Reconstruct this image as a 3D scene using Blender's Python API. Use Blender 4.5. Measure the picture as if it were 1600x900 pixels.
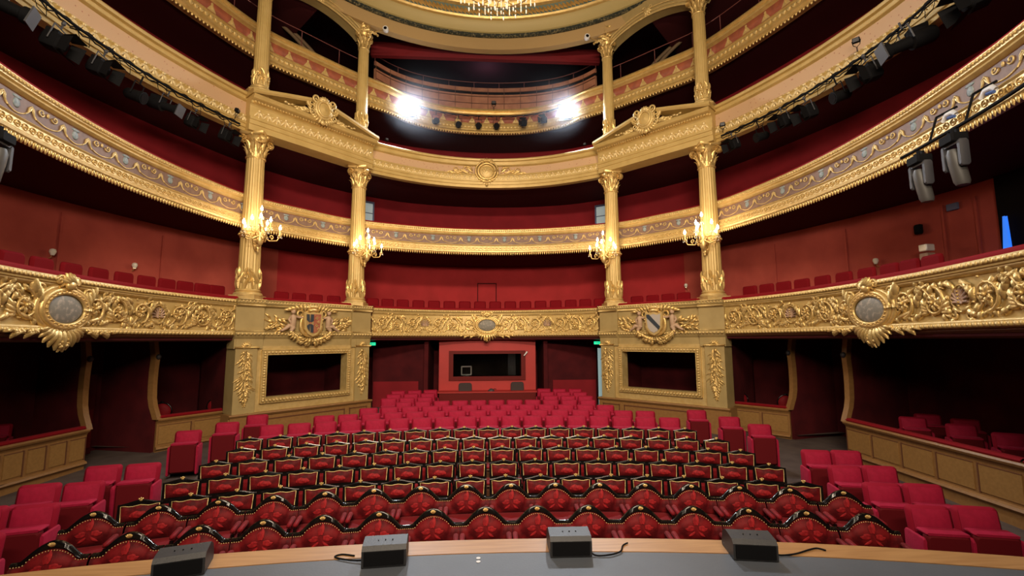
import bpy, math, random
from math import sin, cos, pi, sqrt, radians as R, atan2, hypot
from mathutils import Vector, Matrix
random.seed(7)
for o in list(bpy.data.objects): bpy.data.objects.remove(o)
SC = bpy.context.scene; COL = SC.collection
# ---------------- camera ----------------
cd = bpy.data.cameras.new('camera'); cam = bpy.data.objects.new('camera', cd); COL.objects.link(cam)
cd.sensor_width = 36; cd.lens = 36*724/1600; cd.clip_start = .05; cd.clip_end = 200
cam.location = (-.18, 0, 1.6)
def _camrot(yaw, pitch, roll):
    m = Matrix.Rotation(-yaw, 3, 'Z') @ Matrix.Rotation(pi/2+pitch, 3, 'X') @ Matrix.Rotation(-roll, 3, 'Z')
    return m.to_euler()
cam.rotation_euler = _camrot(R(3.74), R(6.43), R(.24))
SC.camera = cam
# ---------------- world, exposure ----------------
SC.view_settings.view_transform = 'Standard'; SC.view_settings.look = 'None'
SC.view_settings.gamma = 1; SC.view_settings.use_curve_mapping = False
SC.view_settings.exposure = -0.2
w = bpy.data.worlds.new('world'); SC.world = w; w.use_nodes = True
w.node_tree.nodes['Background'].inputs[0].default_value = (.9, .8, .75, 1)
w.node_tree.nodes['Background'].inputs[1].default_value = .006
# ---------------- large lights ----------------
def area(name, loc, target, sx, sy, power, col, spread=180):
    l = bpy.data.lights.new(name, 'AREA'); l.shape = 'RECTANGLE'; l.size = sx; l.size_y = sy
    l.energy = power; l.color = col; l.spread = R(spread)
    o = bpy.data.objects.new(name, l); COL.objects.link(o); o.location = loc
    o.rotation_euler = (Vector(target)-Vector(loc)).to_track_quat('-Z', 'Y').to_euler()
    return o
def point(name, loc, power, col, r=.05):
    l = bpy.data.lights.new(name, 'POINT'); l.energy = power; l.color = col; l.shadow_soft_size = r
    o = bpy.data.objects.new(name, l); COL.objects.link(o); o.location = loc; return o
area('stage_work_light', (0, -1.0, 9.2), (0, 16, 5.0), 6.0, .6, 1020, (1, .82, .60), 120)
area('stage_low_light', (0, -1.5, 5.2), (0, 16, 4.4), 5.0, .5, 650, (1, .80, .60), 110)
area('bridge_light', (0, 1.5, 11.5), (0, 10, -1), 5.0, 1.0, 170, (1, .86, .74), 120)
point('chandelier_glow', (0, 8.9, 9.9), 170, (1, .82, .58), .7)
point('dome_glow', (0, 8.9, 14.6), 200, (1, .78, .48), 1.2)

point('added_gallery_fill', (0, 21.5, 14.2), 30, (.6, .7, 1), .2)  # bluish fill light added to brighten the dark top gallery
# ---------------- materials ----------------
def mat(name, col, rough=.5, metal=0., col2=None, scale=8., bump=0., sheen=0., emis=None, es=0., coat=0., kind='noise', bscale=None, thr=None):
    m = bpy.data.materials.new(name); m.use_nodes = True; nt = m.node_tree; N = nt.nodes; Lk = nt.links
    b = N['Principled BSDF']; b.inputs['Roughness'].default_value = rough; b.inputs['Metallic'].default_value = metal
    b.inputs['Base Color'].default_value = (*col, 1)
    if sheen: b.inputs['Sheen Weight'].default_value = sheen; b.inputs['Sheen Tint'].default_value = (*[min(1, c*1.5+.1) for c in col], 1)
    if coat: b.inputs['Coat Weight'].default_value = coat; b.inputs['Coat Roughness'].default_value = .15
    if emis: b.inputs['Emission Color'].default_value = (*emis, 1); b.inputs['Emission Strength'].default_value = es
    tc = N.new('ShaderNodeTexCoord')
    if col2:
        if kind == 'voronoi':
            t = N.new('ShaderNodeTexVoronoi'); out = t.outputs['Distance']
        elif kind == 'wave':
            t = N.new('ShaderNodeTexNoise'); out = t.outputs[0]
        else:
            t = N.new('ShaderNodeTexNoise'); t.inputs['Detail'].default_value = 4; out = t.outputs[0]
        t.inputs['Scale'].default_value = scale
        if kind == 'wave':
            mp = N.new('ShaderNodeMapping'); mp.inputs['Scale'].default_value = (1, 12, 12)
            Lk.new(tc.outputs['Object'], mp.inputs[0]); Lk.new(mp.outputs[0], t.inputs['Vector'])
        else: Lk.new(tc.outputs['Object'], t.inputs['Vector'])
        rp = N.new('ShaderNodeValToRGB'); a, c = thr or (.35, .65)
        rp.color_ramp.elements[0].position = a; rp.color_ramp.elements[1].position = c
        rp.color_ramp.elements[0].color = (*col, 1); rp.color_ramp.elements[1].color = (*col2, 1)
        Lk.new(out, rp.inputs[0]); Lk.new(rp.outputs[0], b.inputs['Base Color'])
    if bump:
        t2 = N.new('ShaderNodeTexNoise'); t2.inputs['Scale'].default_value = bscale or scale*3; t2.inputs['Detail'].default_value = 3
        Lk.new(tc.outputs['Object'], t2.inputs['Vector'])
        bp = N.new('ShaderNodeBump'); bp.inputs['Strength'].default_value = bump; bp.inputs['Distance'].default_value = .02
        Lk.new(t2.outputs[0], bp.inputs['Height']); Lk.new(bp.outputs[0], b.inputs['Normal'])
    return m
M = {}
M['gold'] = mat('gilding', (.60, .41, .14), .36, .55, (.70, .50, .20), 6, .25, bscale=40)
M['gold_pale'] = mat('pale_gilding', (.56, .40, .15), .42, .35, (.66, .49, .21), 7, .2, bscale=40)
M['gold_light'] = mat('light_gilding', (.72, .56, .28), .45, .25)
M['ochre'] = mat('ochre_column_paint', (.50, .35, .12), .45, .2, (.56, .40, .15), 3, .05)
M['cream'] = mat('cream_ochre_paint', (.34, .25, .10), .55, .05, (.39, .29, .12), 3, .05)
M['beige'] = mat('beige_speckled_panel', (.62, .40, .22), .6, 0, (.36, .15, .08), 9, kind='voronoi', thr=(.0, .1))
_n = M['beige'].node_tree.nodes
for q in _n:
    if q.type == 'VALTORGB':
        q.color_ramp.elements[0].color = (.33, .13, .07, 1); q.color_ramp.elements[1].color = (.52, .335, .19, 1)
        q.color_ramp.elements[0].position = .10; q.color_ramp.elements[1].position = .16
M['mauve'] = mat('mauve_brown_panel', (.16, .095, .072), .6, 0, (.21, .13, .095), 9)
M['slate'] = mat('slate_blue_motif', (.16, .22, .24), .6, 0, (.30, .33, .33), 25)
M['terra'] = mat('terracotta_panel', (.36, .10, .05), .6, 0, (.25, .07, .04), 5)
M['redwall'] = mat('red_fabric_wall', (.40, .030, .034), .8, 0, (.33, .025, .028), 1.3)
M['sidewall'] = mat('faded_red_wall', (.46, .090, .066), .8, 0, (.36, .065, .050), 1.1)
M['upperwall'] = mat('shaded_red_wall', (.22, .014, .020), .85, 0, (.18, .012, .017), 1.3)  # upper tier red darkened in the colour itself, standing in for shade
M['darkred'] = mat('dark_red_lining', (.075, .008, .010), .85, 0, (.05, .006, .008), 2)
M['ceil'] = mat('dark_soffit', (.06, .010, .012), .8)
M['boothred'] = mat('bright_red_booth_paint', (.40, .017, .014), .6, 0, (.36, .016, .013), 2)
M['boothframe'] = mat('dark_red_booth_frame', (.12, .010, .009), .5)
M['velvet'] = mat('figured_red_velvet', (.058, .002, .0035), .6, 0, (.15, .006, .008), 9, .2, sheen=.2, thr=(.42, .66))
M['velvet_plain'] = mat('plain_red_velvet', (.12, .003, .006), .6, 0, (.17, .005, .008), 5, .1, sheen=.25)
M['velvet_rail'] = mat('crimson_rail_velvet', (.20, .004, .009), .75, 0, sheen=.15)
M['modern'] = mat('crimson_seat_fabric', (.32, .010, .040), .7, 0, (.27, .008, .032), 14, .1, sheen=.15)
M['modern_shell'] = mat('crimson_seat_shell', (.24, .006, .022), .75)
M['motif_highlight'] = mat('red_motif_and_highlight', (.33, .016, .018), .6, 0, (.17, .006, .009), 26, .1, sheen=.3)  # woven figure on crested seats, painted velvet highlight on antique seats
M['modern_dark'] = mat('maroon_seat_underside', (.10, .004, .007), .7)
M['balc_seat'] = mat('balcony_seat_fabric', (.17, .003, .007), .8)
M['lacquer'] = mat('black_lacquer', (.005, .004, .004), .16, 0)
M['black'] = mat('matt_black_metal', (.005, .005, .006), .75, 0)
M['void'] = mat('unlit_interior', (.006, .004, .004), .9)
M['blue_dark'] = mat('dark_blue_gallery_wall', (.12, .14, .24), .85, 0, (.16, .18, .30), .8)
M['glass'] = mat('dark_booth_glass', (.006, .006, .008), .25, 0)
M['wood'] = mat('oak_panelling', (.27, .14, .046), .42, 0, (.235, .118, .038), 1.4, kind='wave')
M['wood_panel'] = mat('oak_field_panel', (.30, .165, .052), .4, 0, (.26, .14, .043), 1.6, kind='wave')
M['wood_dark'] = mat('dark_wood_edge', (.12, .045, .020), .5)
M['wood_edge'] = mat('pale_oak_stage_edge', (.38, .205, .08), .4, 0, (.30, .15, .055), 2.5, kind='wave')
M['amph_wood'] = mat('salmon_boarded_front', (.40, .18, .10), .7, 0, (.30, .12, .07), 3)
M['stage'] = mat('grey_stage_paint', (.078, .088, .105), .55, 0, (.064, .072, .085), 1.5, .06, bscale=60)
M['carpet'] = mat('grey_brown_aisle_floor', (.10, .075, .065), .8, 0, (.075, .055, .05), 3)
M['medallion'] = mat('grey_painted_medallion', (.19, .18, .15), .6, 0, (.36, .31, .25), 14, thr=(.5, .68))
M['shellpink'] = mat('pinkish_shell_plaster', (.46, .30, .20), .6, 0, (.38, .24, .16), 10)
M['flesh'] = mat('painted_plaster_figure', (.45, .30, .19), .6)
M['green'] = mat('exit_green', (.0, .3, .12), .5, emis=(.0, .75, .35), es=1.3)
M['bulb'] = mat('lit_candle_bulb', (1, .9, .8), .4, emis=(1, .78, .56), es=60)
M['flood'] = mat('lit_floodlight_lens', (1, 1, 1), .4, emis=(.92, .96, 1), es=45)
M['crystal'] = mat('crystal_drop', (.82, .78, .68), .08, .1, coat=.5)
M['white'] = mat('white_plastic', (.62, .62, .62), .4)
M['grey'] = mat('grey_metal', (.045, .045, .052), .55, .1)
M['greyfab'] = mat('grey_chair_fabric', (.055, .042, .042), .8)
M['win'] = mat('corridor_light_through_glass', (.3, .33, .33), .5, 0, emis=(.55, .66, .64), es=.38)
M['doorlight'] = mat('pale_blue_corridor_panel', (.3, .45, .5), .6, emis=(.33, .52, .58), es=.35)
M['bluelamp'] = mat('blue_lit_gap', (.02, .1, .5), .6, emis=(.03, .22, .95), es=1.0)
M['marble'] = mat('dark_veined_leaf_band', (.015, .022, .018), .5, 0, (.20, .17, .09), 16, thr=(.50, .66))
M['greenband'] = mat('sage_green_frieze', (.10, .15, .13), .6, 0, (.13, .18, .15), 8)
M['ringpaint'] = mat('olive_gold_cove', (.40, .31, .12), .55, .05)
M['darkheader'] = mat('dull_red_header', (.16, .014, .018), .8)
M['rib'] = mat('dim_rib_paint', (.16, .10, .05), .7)
M['tanband'] = mat('tan_ceiling_band', (.42, .28, .12), .6)
M['bluestrap'] = mat('blue_strap', (.05, .10, .28), .6)
M['greyhead'] = mat('grey_lamp_head', (.06, .058, .055), .5, 0)
M['pipe'] = mat('red_brown_rail', (.16, .045, .04), .5, .1)
M['dome'] = mat('painted_dome', (.20, .20, .18), .8, 0, (.38, .34, .26), 1.6, thr=(.4, .6))
M['shield_gold'] = mat('shield_tawny', (.36, .24, .10), .5)
M['shield_blue'] = mat('shield_slate', (.03, .04, .055), .5)
M['shield_red'] = mat('shield_rust', (.30, .08, .045), .5, 0, (.38, .16, .08), 16)
M['shield_silver'] = mat('shield_silver_grey', (.42, .38, .34), .5)

M['lacquer'].node_tree.nodes['Principled BSDF'].inputs['Specular IOR Level'].default_value = .30
for _k in ('redwall', 'sidewall', 'upperwall', 'darkred', 'ceil', 'void', 'velvet', 'velvet_plain', 'velvet_rail', 'modern', 'modern_shell', 'modern_dark', 'balc_seat', 'motif_highlight', 'carpet', 'boothframe', 'darkheader', 'blue_dark', 'black', 'greyfab'):
    M[_k].node_tree.nodes['Principled BSDF'].inputs['Specular IOR Level'].default_value = .12
# ---------------- mesh builder ----------------
class MB:
    def __init__(s): s.v = []; s.f = []
    def add(s, vs, fs):
        b = len(s.v); s.v += [tuple(p) for p in vs]; s.f += [tuple(i+b for i in f) for f in fs]; return s
    def grid(s, rows, cu=False, cv=False, flip=False):
        n = len(rows); m = len(rows[0]); b = len(s.v)
        for r in rows: s.v += [tuple(p) for p in r]
        for i in range(n if cu else n-1):
            for j in range(m if cv else m-1):
                a = b+i*m+j; c = b+i*m+(j+1) % m; d = b+((i+1) % n)*m+(j+1) % m; e = b+((i+1) % n)*m+j
                s.f.append((a, e, d, c) if flip else (a, c, d, e))
        return s
    def box(s, c, d, rz=0., tx=1., ty=1.):
        x, y, z = [q/2 for q in d]; vs = []
        for k in (-1, 1):
            for i, j in ((-1, -1), (1, -1), (1, 1), (-1, 1)):
                a = i*x*(tx if k > 0 else 1); b_ = j*y*(ty if k > 0 else 1)
                vs.append((c[0]+a*cos(rz)-b_*sin(rz), c[1]+a*sin(rz)+b_*cos(rz), c[2]+k*z))
        return s.add(vs, [(3, 2, 1, 0), (4, 5, 6, 7), (0, 1, 5, 4), (1, 2, 6, 5), (2, 3, 7, 6), (3, 0, 4, 7)])
    def bbox(s, x0, x1, y0, y1, z0, z1): return s.box(((x0+x1)/2, (y0+y1)/2, (z0+z1)/2), (x1-x0, y1-y0, z1-z0))
    def rbox(s, c, d, b=.02, n=2):
        # box with rounded silhouette in x/z, extruded along y with softened faces
        x, y, z = [q/2 for q in d]; ring = []
        for (cx, cz, a0) in ((x-b, z-b, 0), (-x+b, z-b, 90), (-x+b, -z+b, 180), (x-b, -z+b, 270)):
            for k in range(n+1):
                a = R(a0+90*k/n); ring.append((cx+b*cos(a), cz+b*sin(a)))
        e = min(b, y*.8); rows = []
        for yy, sc in ((-y, 1-2*e/(2*max(x, z))), (-y+e, 1), (y-e, 1), (y, 1-2*e/(2*max(x, z)))):
            rows.append([(c[0]+p*sc, c[1]+yy, c[2]+q*sc) for p, q in ring])
        s.grid(rows, cv=True); m = len(ring); b0 = len(s.v)-4*m
        s.f.append(tuple(b0+i for i in range(m))); s.f.append(tuple(b0+3*m+i for i in reversed(range(m))))
        return s
    def tube(s, pts, rad, n=6, caps=True):
        pts = [Vector(p) for p in pts]; m = len(pts)
        if not hasattr(rad, '__len__'): rad = [rad]*m
        rows = []; ref = None
        for i, p in enumerate(pts):
            t = (pts[min(i+1, m-1)]-pts[max(i-1, 0)])
            if t.length < 1e-9: t = Vector((0, 0, 1))
            t.normalize()
            if ref is None: ref = Vector((0, 0, 1)) if abs(t.z) < .9 else Vector((1, 0, 0))
            a = t.cross(ref)
            if a.length < 1e-5: a = t.cross(Vector((0, 1, .1)))
            a.normalize(); b = t.cross(a); ref = -b if False else a.cross(t)
            rows.append([p+(a*cos(2*pi*k/n)+b*sin(2*pi*k/n))*rad[i] for k in range(n)])
        s.grid(rows, cv=True)
        if caps:
            b0 = len(s.v)-m*n; s.f.append(tuple(b0+i for i in range(n))); s.f.append(tuple(b0+(m-1)*n+i for i in reversed(range(n))))
        return s
    def lathe(s, prof, c=(0, 0, 0), n=24, mod=None, a0=0, a1=2*pi):
        full = abs(a1-a0-2*pi) < 1e-6; rows = []
        for r, z in prof:
            row = []
            for k in range(n if full else n+1):
                a = a0+(a1-a0)*k/n; rr = r*(mod(a, z) if mod else 1)
                row.append((c[0]+rr*cos(a), c[1]+rr*sin(a), c[2]+z))
            rows.append(row)
        return s.grid(rows, cv=full)
    def ell(s, c, r, n=8, m=5, rot=None):
        rows = []
        for i in range(m+1):
            ph = -pi/2+pi*i/m; row = []
            for k in range(n):
                a = 2*pi*k/n; v = Vector((r[0]*cos(ph)*cos(a), r[1]*cos(ph)*sin(a), r[2]*sin(ph)))
                if rot: v = rot @ v
                row.append((c[0]+v.x, c[1]+v.y, c[2]+v.z))
            rows.append(row)
        return s.grid(rows, cv=True)
    def map(s, fn): s.v = [tuple(fn(*p)) for p in s.v]; return s
    def join(s, o): return s.add(o.v, o.f)
def mesh_obj(name, mb, m, parent=None, smooth=False, angle=None):
    me = bpy.data.meshes.new(name); me.from_pydata(mb.v, [], mb.f); me.validate(); me.update()
    if smooth: me.polygons.foreach_set('use_smooth', [True]*len(me.polygons))
    me.materials.append(M[m] if isinstance(m, str) else m)
    o = bpy.data.objects.new(name, me); COL.objects.link(o)
    if smooth and angle:
        try: me.set_sharp_from_angle(angle=R(angle))
        except Exception: pass
    if parent is not None: o.parent = parent
    return o
def tag(o, label, cat, group=None):
    o['label'] = label; o['category'] = cat
    if group: o['group'] = group
    return o
def thing(name, label, cat, loc=(0, 0, 0), rz=0., group=None):
    o = bpy.data.objects.new(name, None); COL.objects.link(o); o.empty_display_size = .1
    o.location = loc; o.rotation_euler = (0, 0, rz); return tag(o, label, cat, group)
def struct(name, mb, m, parent=None, smooth=False, label=None):
    o = mesh_obj(name, mb, m, parent, smooth, 35 if smooth else None); 
    if parent is None: o['kind'] = 'structure'
    if label: o['label'] = label
    return o
def kids(o): return [c for c in bpy.data.objects if c.parent == o]
class Proto:
    def __init__(s, root):
        s.root = root; s.tree = [(c, kids(c)) for c in kids(root)]; s.used = False
    def place(s, loc, rz=0., label=None, group=None, scale=None):
        if not s.used: s.used = True; r = s.root
        else:
            r = s.root.copy(); COL.objects.link(r)
            for c, g in s.tree:
                c2 = c.copy(); COL.objects.link(c2); c2.parent = r
                for d in g: d2 = d.copy(); COL.objects.link(d2); d2.parent = c2
        r.location = loc; r.rotation_euler = (0, 0, rz)
        if scale: r.scale = scale
        if label: r['label'] = label
        if group: r['group'] = group
        return r
ORD = ['', 'first', 'second', 'third', 'fourth', 'fifth', 'sixth', 'seventh', 'eighth', 'ninth', 'tenth', 'eleventh', 'twelfth', 'thirteenth', 'fourteenth', 'fifteenth', 'sixteenth', 'seventeenth', 'eighteenth', 'nineteenth', 'twentieth', 'twenty-first', 'twenty-second', 'twenty-third', 'twenty-fourth', 'twenty-fifth']
# ---------------- plan curves ----------------
class Curve:
    def __init__(s, pts, sub=10):
        full = [(-x, y) for x, y in pts[:0:-1]]+list(pts); P = [Vector(p) for p in full]; out = []
        for i in range(len(P)-1):
            p0 = P[max(i-1, 0)]; p1 = P[i]; p2 = P[i+1]; p3 = P[min(i+2, len(P)-1)]
            for k in range(sub):
                t = k/sub; out.append(.5*((2*p1)+(p2-p0)*t+(2*p0-5*p1+4*p2-p3)*t*t+(3*p1-p0-3*p2+p3)*t**3))
        out.append(P[-1]); s.p = out; d = [0]
        for a, b in zip(out, out[1:]): d.append(d[-1]+(b-a).length)
        s.L = d[-1]/2; s.s = [q-s.L for q in d]
    def _i(s, t):
        lo, hi = 0, len(s.s)-2
        while lo < hi:
            mid = (lo+hi+1)//2
            if s.s[mid] <= t: lo = mid
            else: hi = mid-1
        return lo
    def at(s, t):
        i = s._i(t); f = (t-s.s[i])/(s.s[i+1]-s.s[i]); return s.p[i].lerp(s.p[i+1], f)
    def nrm(s, t):      # towards the auditorium centre
        a = s.at(max(-s.L, t-.12)); b = s.at(min(s.L, t+.12)); d = (b-a).normalized(); return Vector((d.y, -d.x))
    def pt(s, t, w=0.): return s.at(t)+s.nrm(t)*w
    def S(s, prof=None):
        def f(u, v, w):
            p = s.pt(u, w+(prof(v) if prof else 0)); return (p.x, p.y, v)
        return f
def sweep(C, s0, s1, prof, step=.3, closed=False):
    mb = MB(); n = max(2, int((s1-s0)/step)+1); rows = []
    for i in range(n+1):
        t = s0+(s1-s0)*i/n; p = C.at(t); q = C.nrm(t)
        rows.append([(p.x+q.x*w_, p.y+q.y*w_, z) for w_, z in prof])
    mb.grid(rows, cv=closed)
    if closed:
        m = len(prof); b0 = len(mb.v)-len(rows)*m
        mb.f.append(tuple(b0+i for i in range(m))); mb.f.append(tuple(b0+(len(rows)-1)*m+i for i in reversed(range(m))))
    return mb
C1 = Curve([(0, 17.9), (2.3, 17.45), (4.5, 16.05), (5.75, 14.75), (6.85, 13.2), (7.45, 11.3), (7.6, 9.6), (7.5, 7.9), (7.2, 6.5), (6.85, 5.2), (6.4, 4.0)])
C2 = Curve([(0, 17.5), (2.3, 17.2), (4.55, 16.3), (5.85, 15.1), (7.0, 13.6), (7.6, 11.4), (7.78, 9.6), (7.7, 7.9), (7.45, 6.5), (7.1, 5.2), (6.6, 4.0)])
C3 = Curve([(0, 17.9), (2.3, 17.5), (4.4, 16.3), (5.8, 14.9), (7.04, 13.3), (7.95, 11.2), (8.4, 9.4), (8.5, 8.0), (8.3, 6.5), (8.0, 5.2), (7.5, 4)])
C4 = Curve([(0, 18.75), (1.6, 18.6), (2.9, 18.0), (3.8, 17.1), (4.85, 16.25), (6.0, 15.1), (7.05, 13.95), (7.8, 12.3), (8.3, 10.8), (8.6, 9.4), (8.6, 8.0), (8.4, 6.5), (8.0, 5)])
CW = Curve([(0, 21.1), (2.5, 20.8), (4.4, 20.1), (6.6, 18.4), (8.45, 16.0), (9.8, 12.6), (10.4, 10), (10.5, 8), (10.4, 5.5), (10, 3)])
# facade between the column pairs: frame u from the outer to the inner column, w towards the auditorium
OUT = Vector((6.79, 13.5)); INN = Vector((4.47, 16.0)); FL = (INN-OUT).length
class Fac:
    def __init__(s, sg):
        s.sg = sg; s.o = Vector((OUT.x*sg, OUT.y)); s.i = Vector((INN.x*sg, INN.y)); s.d = (s.i-s.o).normalized()
        s.n = Vector((-s.d.y*sg*sg if False else (-abs(s.d.y)*sg), -abs(s.d.x)))
    def P(s, u, v, w): q = s.o+s.d*u+s.n*w; return (q.x, q.y, v)
    def rot(s): return atan2(s.n.y, s.n.x)
FAC = {1: Fac(1), -1: Fac(-1)}
SIDE = {1: 'right', -1: 'left'}
# ---------------- relief motifs in (u, v, w) = (along, up, out) ----------------
def leaf(mb, u, v, ang, L, W, h=.04, bend=.5, w0=0., n=4):
    rows = []; a = ang; x, y = u, v
    for i in range(n+1):
        t = i/n; wd = W*(.35+1.3*t)*(1-t)**.6 if t < 1 else 0.; wd = max(wd, .002)
        nx, ny = -sin(a), cos(a); hh = h*(sin(pi*min(1, t*.9+.1))+.35*t)
        rows.append([(x-nx*wd, y-ny*wd, w0), (x-nx*wd*.45, y-ny*wd*.45, w0+hh*.9), (x, y, w0+hh*.62), (x+nx*wd*.45, y+ny*wd*.45, w0+hh*.9), (x+nx*wd, y+ny*wd, w0)])
        x += cos(a)*L/n; y += sin(a)*L/n; a += bend/n
    mb.grid(rows)
def spiral(mb, u, v, r, turns, ang0, dr, rad=.022, w0=.03, n=5, leaves=True):
    pts = []; rr = []; N = int(14*turns)
    for i in range(N+1):
        t = i/N; a = ang0+dr*2*pi*turns*t; q = r*(1-.78*t)
        pts.append((u+q*cos(a), v+q*sin(a), w0+.02*t)); rr.append(rad*(1.15-.55*t))
    mb.tube(pts, rr, n)
    if leaves:
        for i in range(1, N-3, 3):
            t = i/N; a = ang0+dr*2*pi*turns*t; q = r*(1-.78*t)
            leaf(mb, u+q*cos(a), v+q*sin(a), a+dr*1.0, r*.42*(1-.4*t), r*.12, .04, dr*.9, w0*.4)
def flower(mb, u, v, r, w0=.02, n=6):
    for k in range(n):
        a = 2*pi*k/n+.3; leaf(mb, u+r*.2*cos(a), v+r*.2*sin(a), a, r*.9, r*.28, .035, .1, w0, 3)
    mb.ell((u, v, w0+.03), (r*.3, r*.3, r*.3), 8, 4)
def shell(mb, u, v, r, w0=.03, n=9):
    for k in range(n):
        a = R(-25)+R(230)*k/(n-1); mb.tube([(u, v-r*.55, w0), (u+r*.55*cos(a), v-r*.15+r*.55*sin(a), w0+.035), (u+r*cos(a), v+r*.9*sin(a), w0+.02)], [r*.05, r*.11, r*.15], 5)
def acanthus(mb, u0, u1, v0, v1, seed=0, unit=.62):
    rnd = random.Random(seed); n = max(1, round((u1-u0)/unit)); st = (u1-u0)/n; H = v1-v0; vm = (v0+v1)/2
    for i in range(n):
        c = u0+st*(i+.5); up = 1 if i % 2 == 0 else -1; r = min(H*.40, st*.42)
        spiral(mb, c, vm+up*.03*H, r, 1.3, -pi/2*up, up, .028, .04)
        flower(mb, c, vm+up*.03*H, r*.50, .05, 7)
        pts = []
        for k in range(9):
            t = k/8; pts.append((c-st*.52+st*1.04*t, vm-up*H*.42*cos(pi*t), .035))
        mb.tube(pts, [.026]*9, 5)
        for k in range(0, 9):
            p = pts[k]; sg_ = 1 if k % 2 else -1
            leaf(mb, p[0], p[1], rnd.uniform(-.3, .3)+sg_*(pi/2.6), H*.27, .045, .06, sg_*rnd.uniform(.4, 1.2), .01)
        for q in (-1, 1):
            for j in range(4):
                leaf(mb, c+q*st*(.40+.03*j), vm+up*H*(-.10+.13*j), pi/2*up-q*(.35+.35*j), H*.34, .055, .065, q*.9*up, .01, 5)
            for j in range(2): leaf(mb, c+q*st*(.30+.12*j), vm-up*H*.44, (pi if q < 0 else 0)+up*q*(.35+.3*j), st*.30, .05, .06, up*q*.7, .01)
        for j in range(5):
            leaf(mb, c-st*.4+st*.2*j, v0+.01 if up > 0 else v1-.01, (pi/2 if up > 0 else -pi/2)+rnd.uniform(-.7, .7), H*.22, .04, .055, rnd.uniform(-.8, .8), .0)
            mb.ell((c-st*.4+st*.2*j, vm+up*H*rnd.uniform(-.45, .45), .04), (.022, .022, .022), 6, 4)
def rope(mb, u0, u1, v, pitch=.085, r=.035, w0=.0, tilt=.5):
    n = int((u1-u0)/pitch)
    for i in range(n):
        u = u0+(i+.5)*(u1-u0)/n
        mb.ell((u, v, w0), (pitch*.46, r*1.15, r), 6, 4, Matrix.Rotation(tilt, 3, 'Z'))
def trophy(mb, u, v0, v1, wd, seed):
    wd = wd*1.25
    rnd = random.Random(seed); n = int((v1-v0)/.036)
    for i in range(n):
        t = i/n; v = v1-(v1-v0)*t; ww = wd*(.95 if t < .55 else .95*(1-(t-.55)/.45)+.12)
        for q in (-1, 1): leaf(mb, u+q*rnd.uniform(0, .25)*ww, v, -pi/2+q*rnd.uniform(.3, 1.3), ww*rnd.uniform(.55, .95), .026, .055, -q*rnd.uniform(.2, 1.1), .0, 4)
        if i % 4 == 1: mb.ell((u+rnd.uniform(-.3, .3)*ww, v, .03), (.045, .06, .035), 8, 4)
    for k in range(3):
        a = -pi/2+rnd.uniform(-.5, .5); c = v0+(v1-v0)*(.45+.17*k)
        mb.tube([(u-cos(a)*.16, c-sin(a)*.2, .03), (u+cos(a)*.16, c+sin(a)*.2, .03)], [.012, .03], 6)
    mb.tube([(u, v1+.02, .02), (u+.01, (v0+v1)/2, .03), (u, v0-.06, .02)], [.012, .02, .006], 6)
# ================= THE SETTING =================
def poly_between(Ca, Cb, z, s0=-1., s1=1., n=60, thick=0.):
    mb = MB(); rows = []
    for i in range(n+1):
        t = -1+2*i/n; a = Ca.at(t*Ca.L*.999); b = Cb.at(t*Cb.L*.999)
        rows.append([(a.x, a.y, z), (b.x, b.y, z), (b.x, b.y, z-thick), (a.x, a.y, z-thick)])
    return mb.grid(rows, cv=True)
def floor_z(y): return -1.36+.036*max(0, y-5.6)
# stalls floor, gently raked
mb = MB(); rows = []
for i in range(24):
    y = 3.2+(24-3.2)*i/23; rows.append([(-13, y, floor_z(y)), (13, y, floor_z(y))])
mb.grid(rows); struct('floor', mb, 'carpet')
# stage with curved apron and pale oak edge
def apron(x, off=0.): return 3.95-.034*(x+.4)**2-off
mb = MB(); rows = []
for i in range(49):
    x = -8+16*i/48; rows.append([(x, -6, 0), (x, apron(x, .24), 0), (x, apron(x, .24), -.05)])
mb.grid(rows, flip=True); struct('floor', mb, 'stage', label='grey painted stage floor')
mb = MB(); rows = []
for i in range(49):
    x = -8+16*i/48; y1 = apron(x); y0 = apron(x, .235)
    rows.append([(x, y0, -.04), (x, y0, .004), (x, y1, .004), (x, y1, -.05), (x, y1-.03, -.07), (x, y1-.03, -1.42)])
mb.grid(rows, flip=True); struct('trim_1', mb, 'wood_edge', label='pale oak edge strip along the curved stage front')
# proscenium side walls, roof and back so that no outside shows
mb = MB(); mb.bbox(-13, -12.8, -6, 25, -1.6, 18); struct('wall_left', mb, 'void')
mb = MB(); mb.bbox(12.8, 13, -6, 25, -1.6, 18); struct('wall_right', mb, 'void')
mb = MB(); mb.bbox(-13, 13, 24.8, 25, -1.6, 18); struct('wall_back', mb, 'blue_dark')
# tier back walls
def wallband(z0, z1, m, label, C=CW, t0=-1, t1=1):
    mb = sweep(C, t0*C.L*.999, t1*C.L*.999, [(0, z0), (0, z1), (-.15, z1), (-.15, z0)], .4, True); return struct('wall_back', mb, m, smooth=True, label=label)
S9 = 8.9/CW.L
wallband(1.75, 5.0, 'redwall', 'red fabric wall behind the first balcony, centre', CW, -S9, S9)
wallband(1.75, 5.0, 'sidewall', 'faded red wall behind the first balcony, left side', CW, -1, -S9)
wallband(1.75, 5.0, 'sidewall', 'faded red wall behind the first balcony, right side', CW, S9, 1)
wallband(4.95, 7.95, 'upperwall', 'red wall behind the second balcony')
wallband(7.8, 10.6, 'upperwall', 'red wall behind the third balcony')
CX = Curve([(0, 20.2), (2.6, 20.0), (4.6, 19.3), (6.6, 18.0), (8.7, 15.6), (10.0, 12.4), (10.6, 10), (10.7, 8), (10.6, 5.5), (10.2, 3)])
wallband(-1.5, 1.7, 'darkred', 'dark red wall at the back of the stalls', CX)
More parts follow.
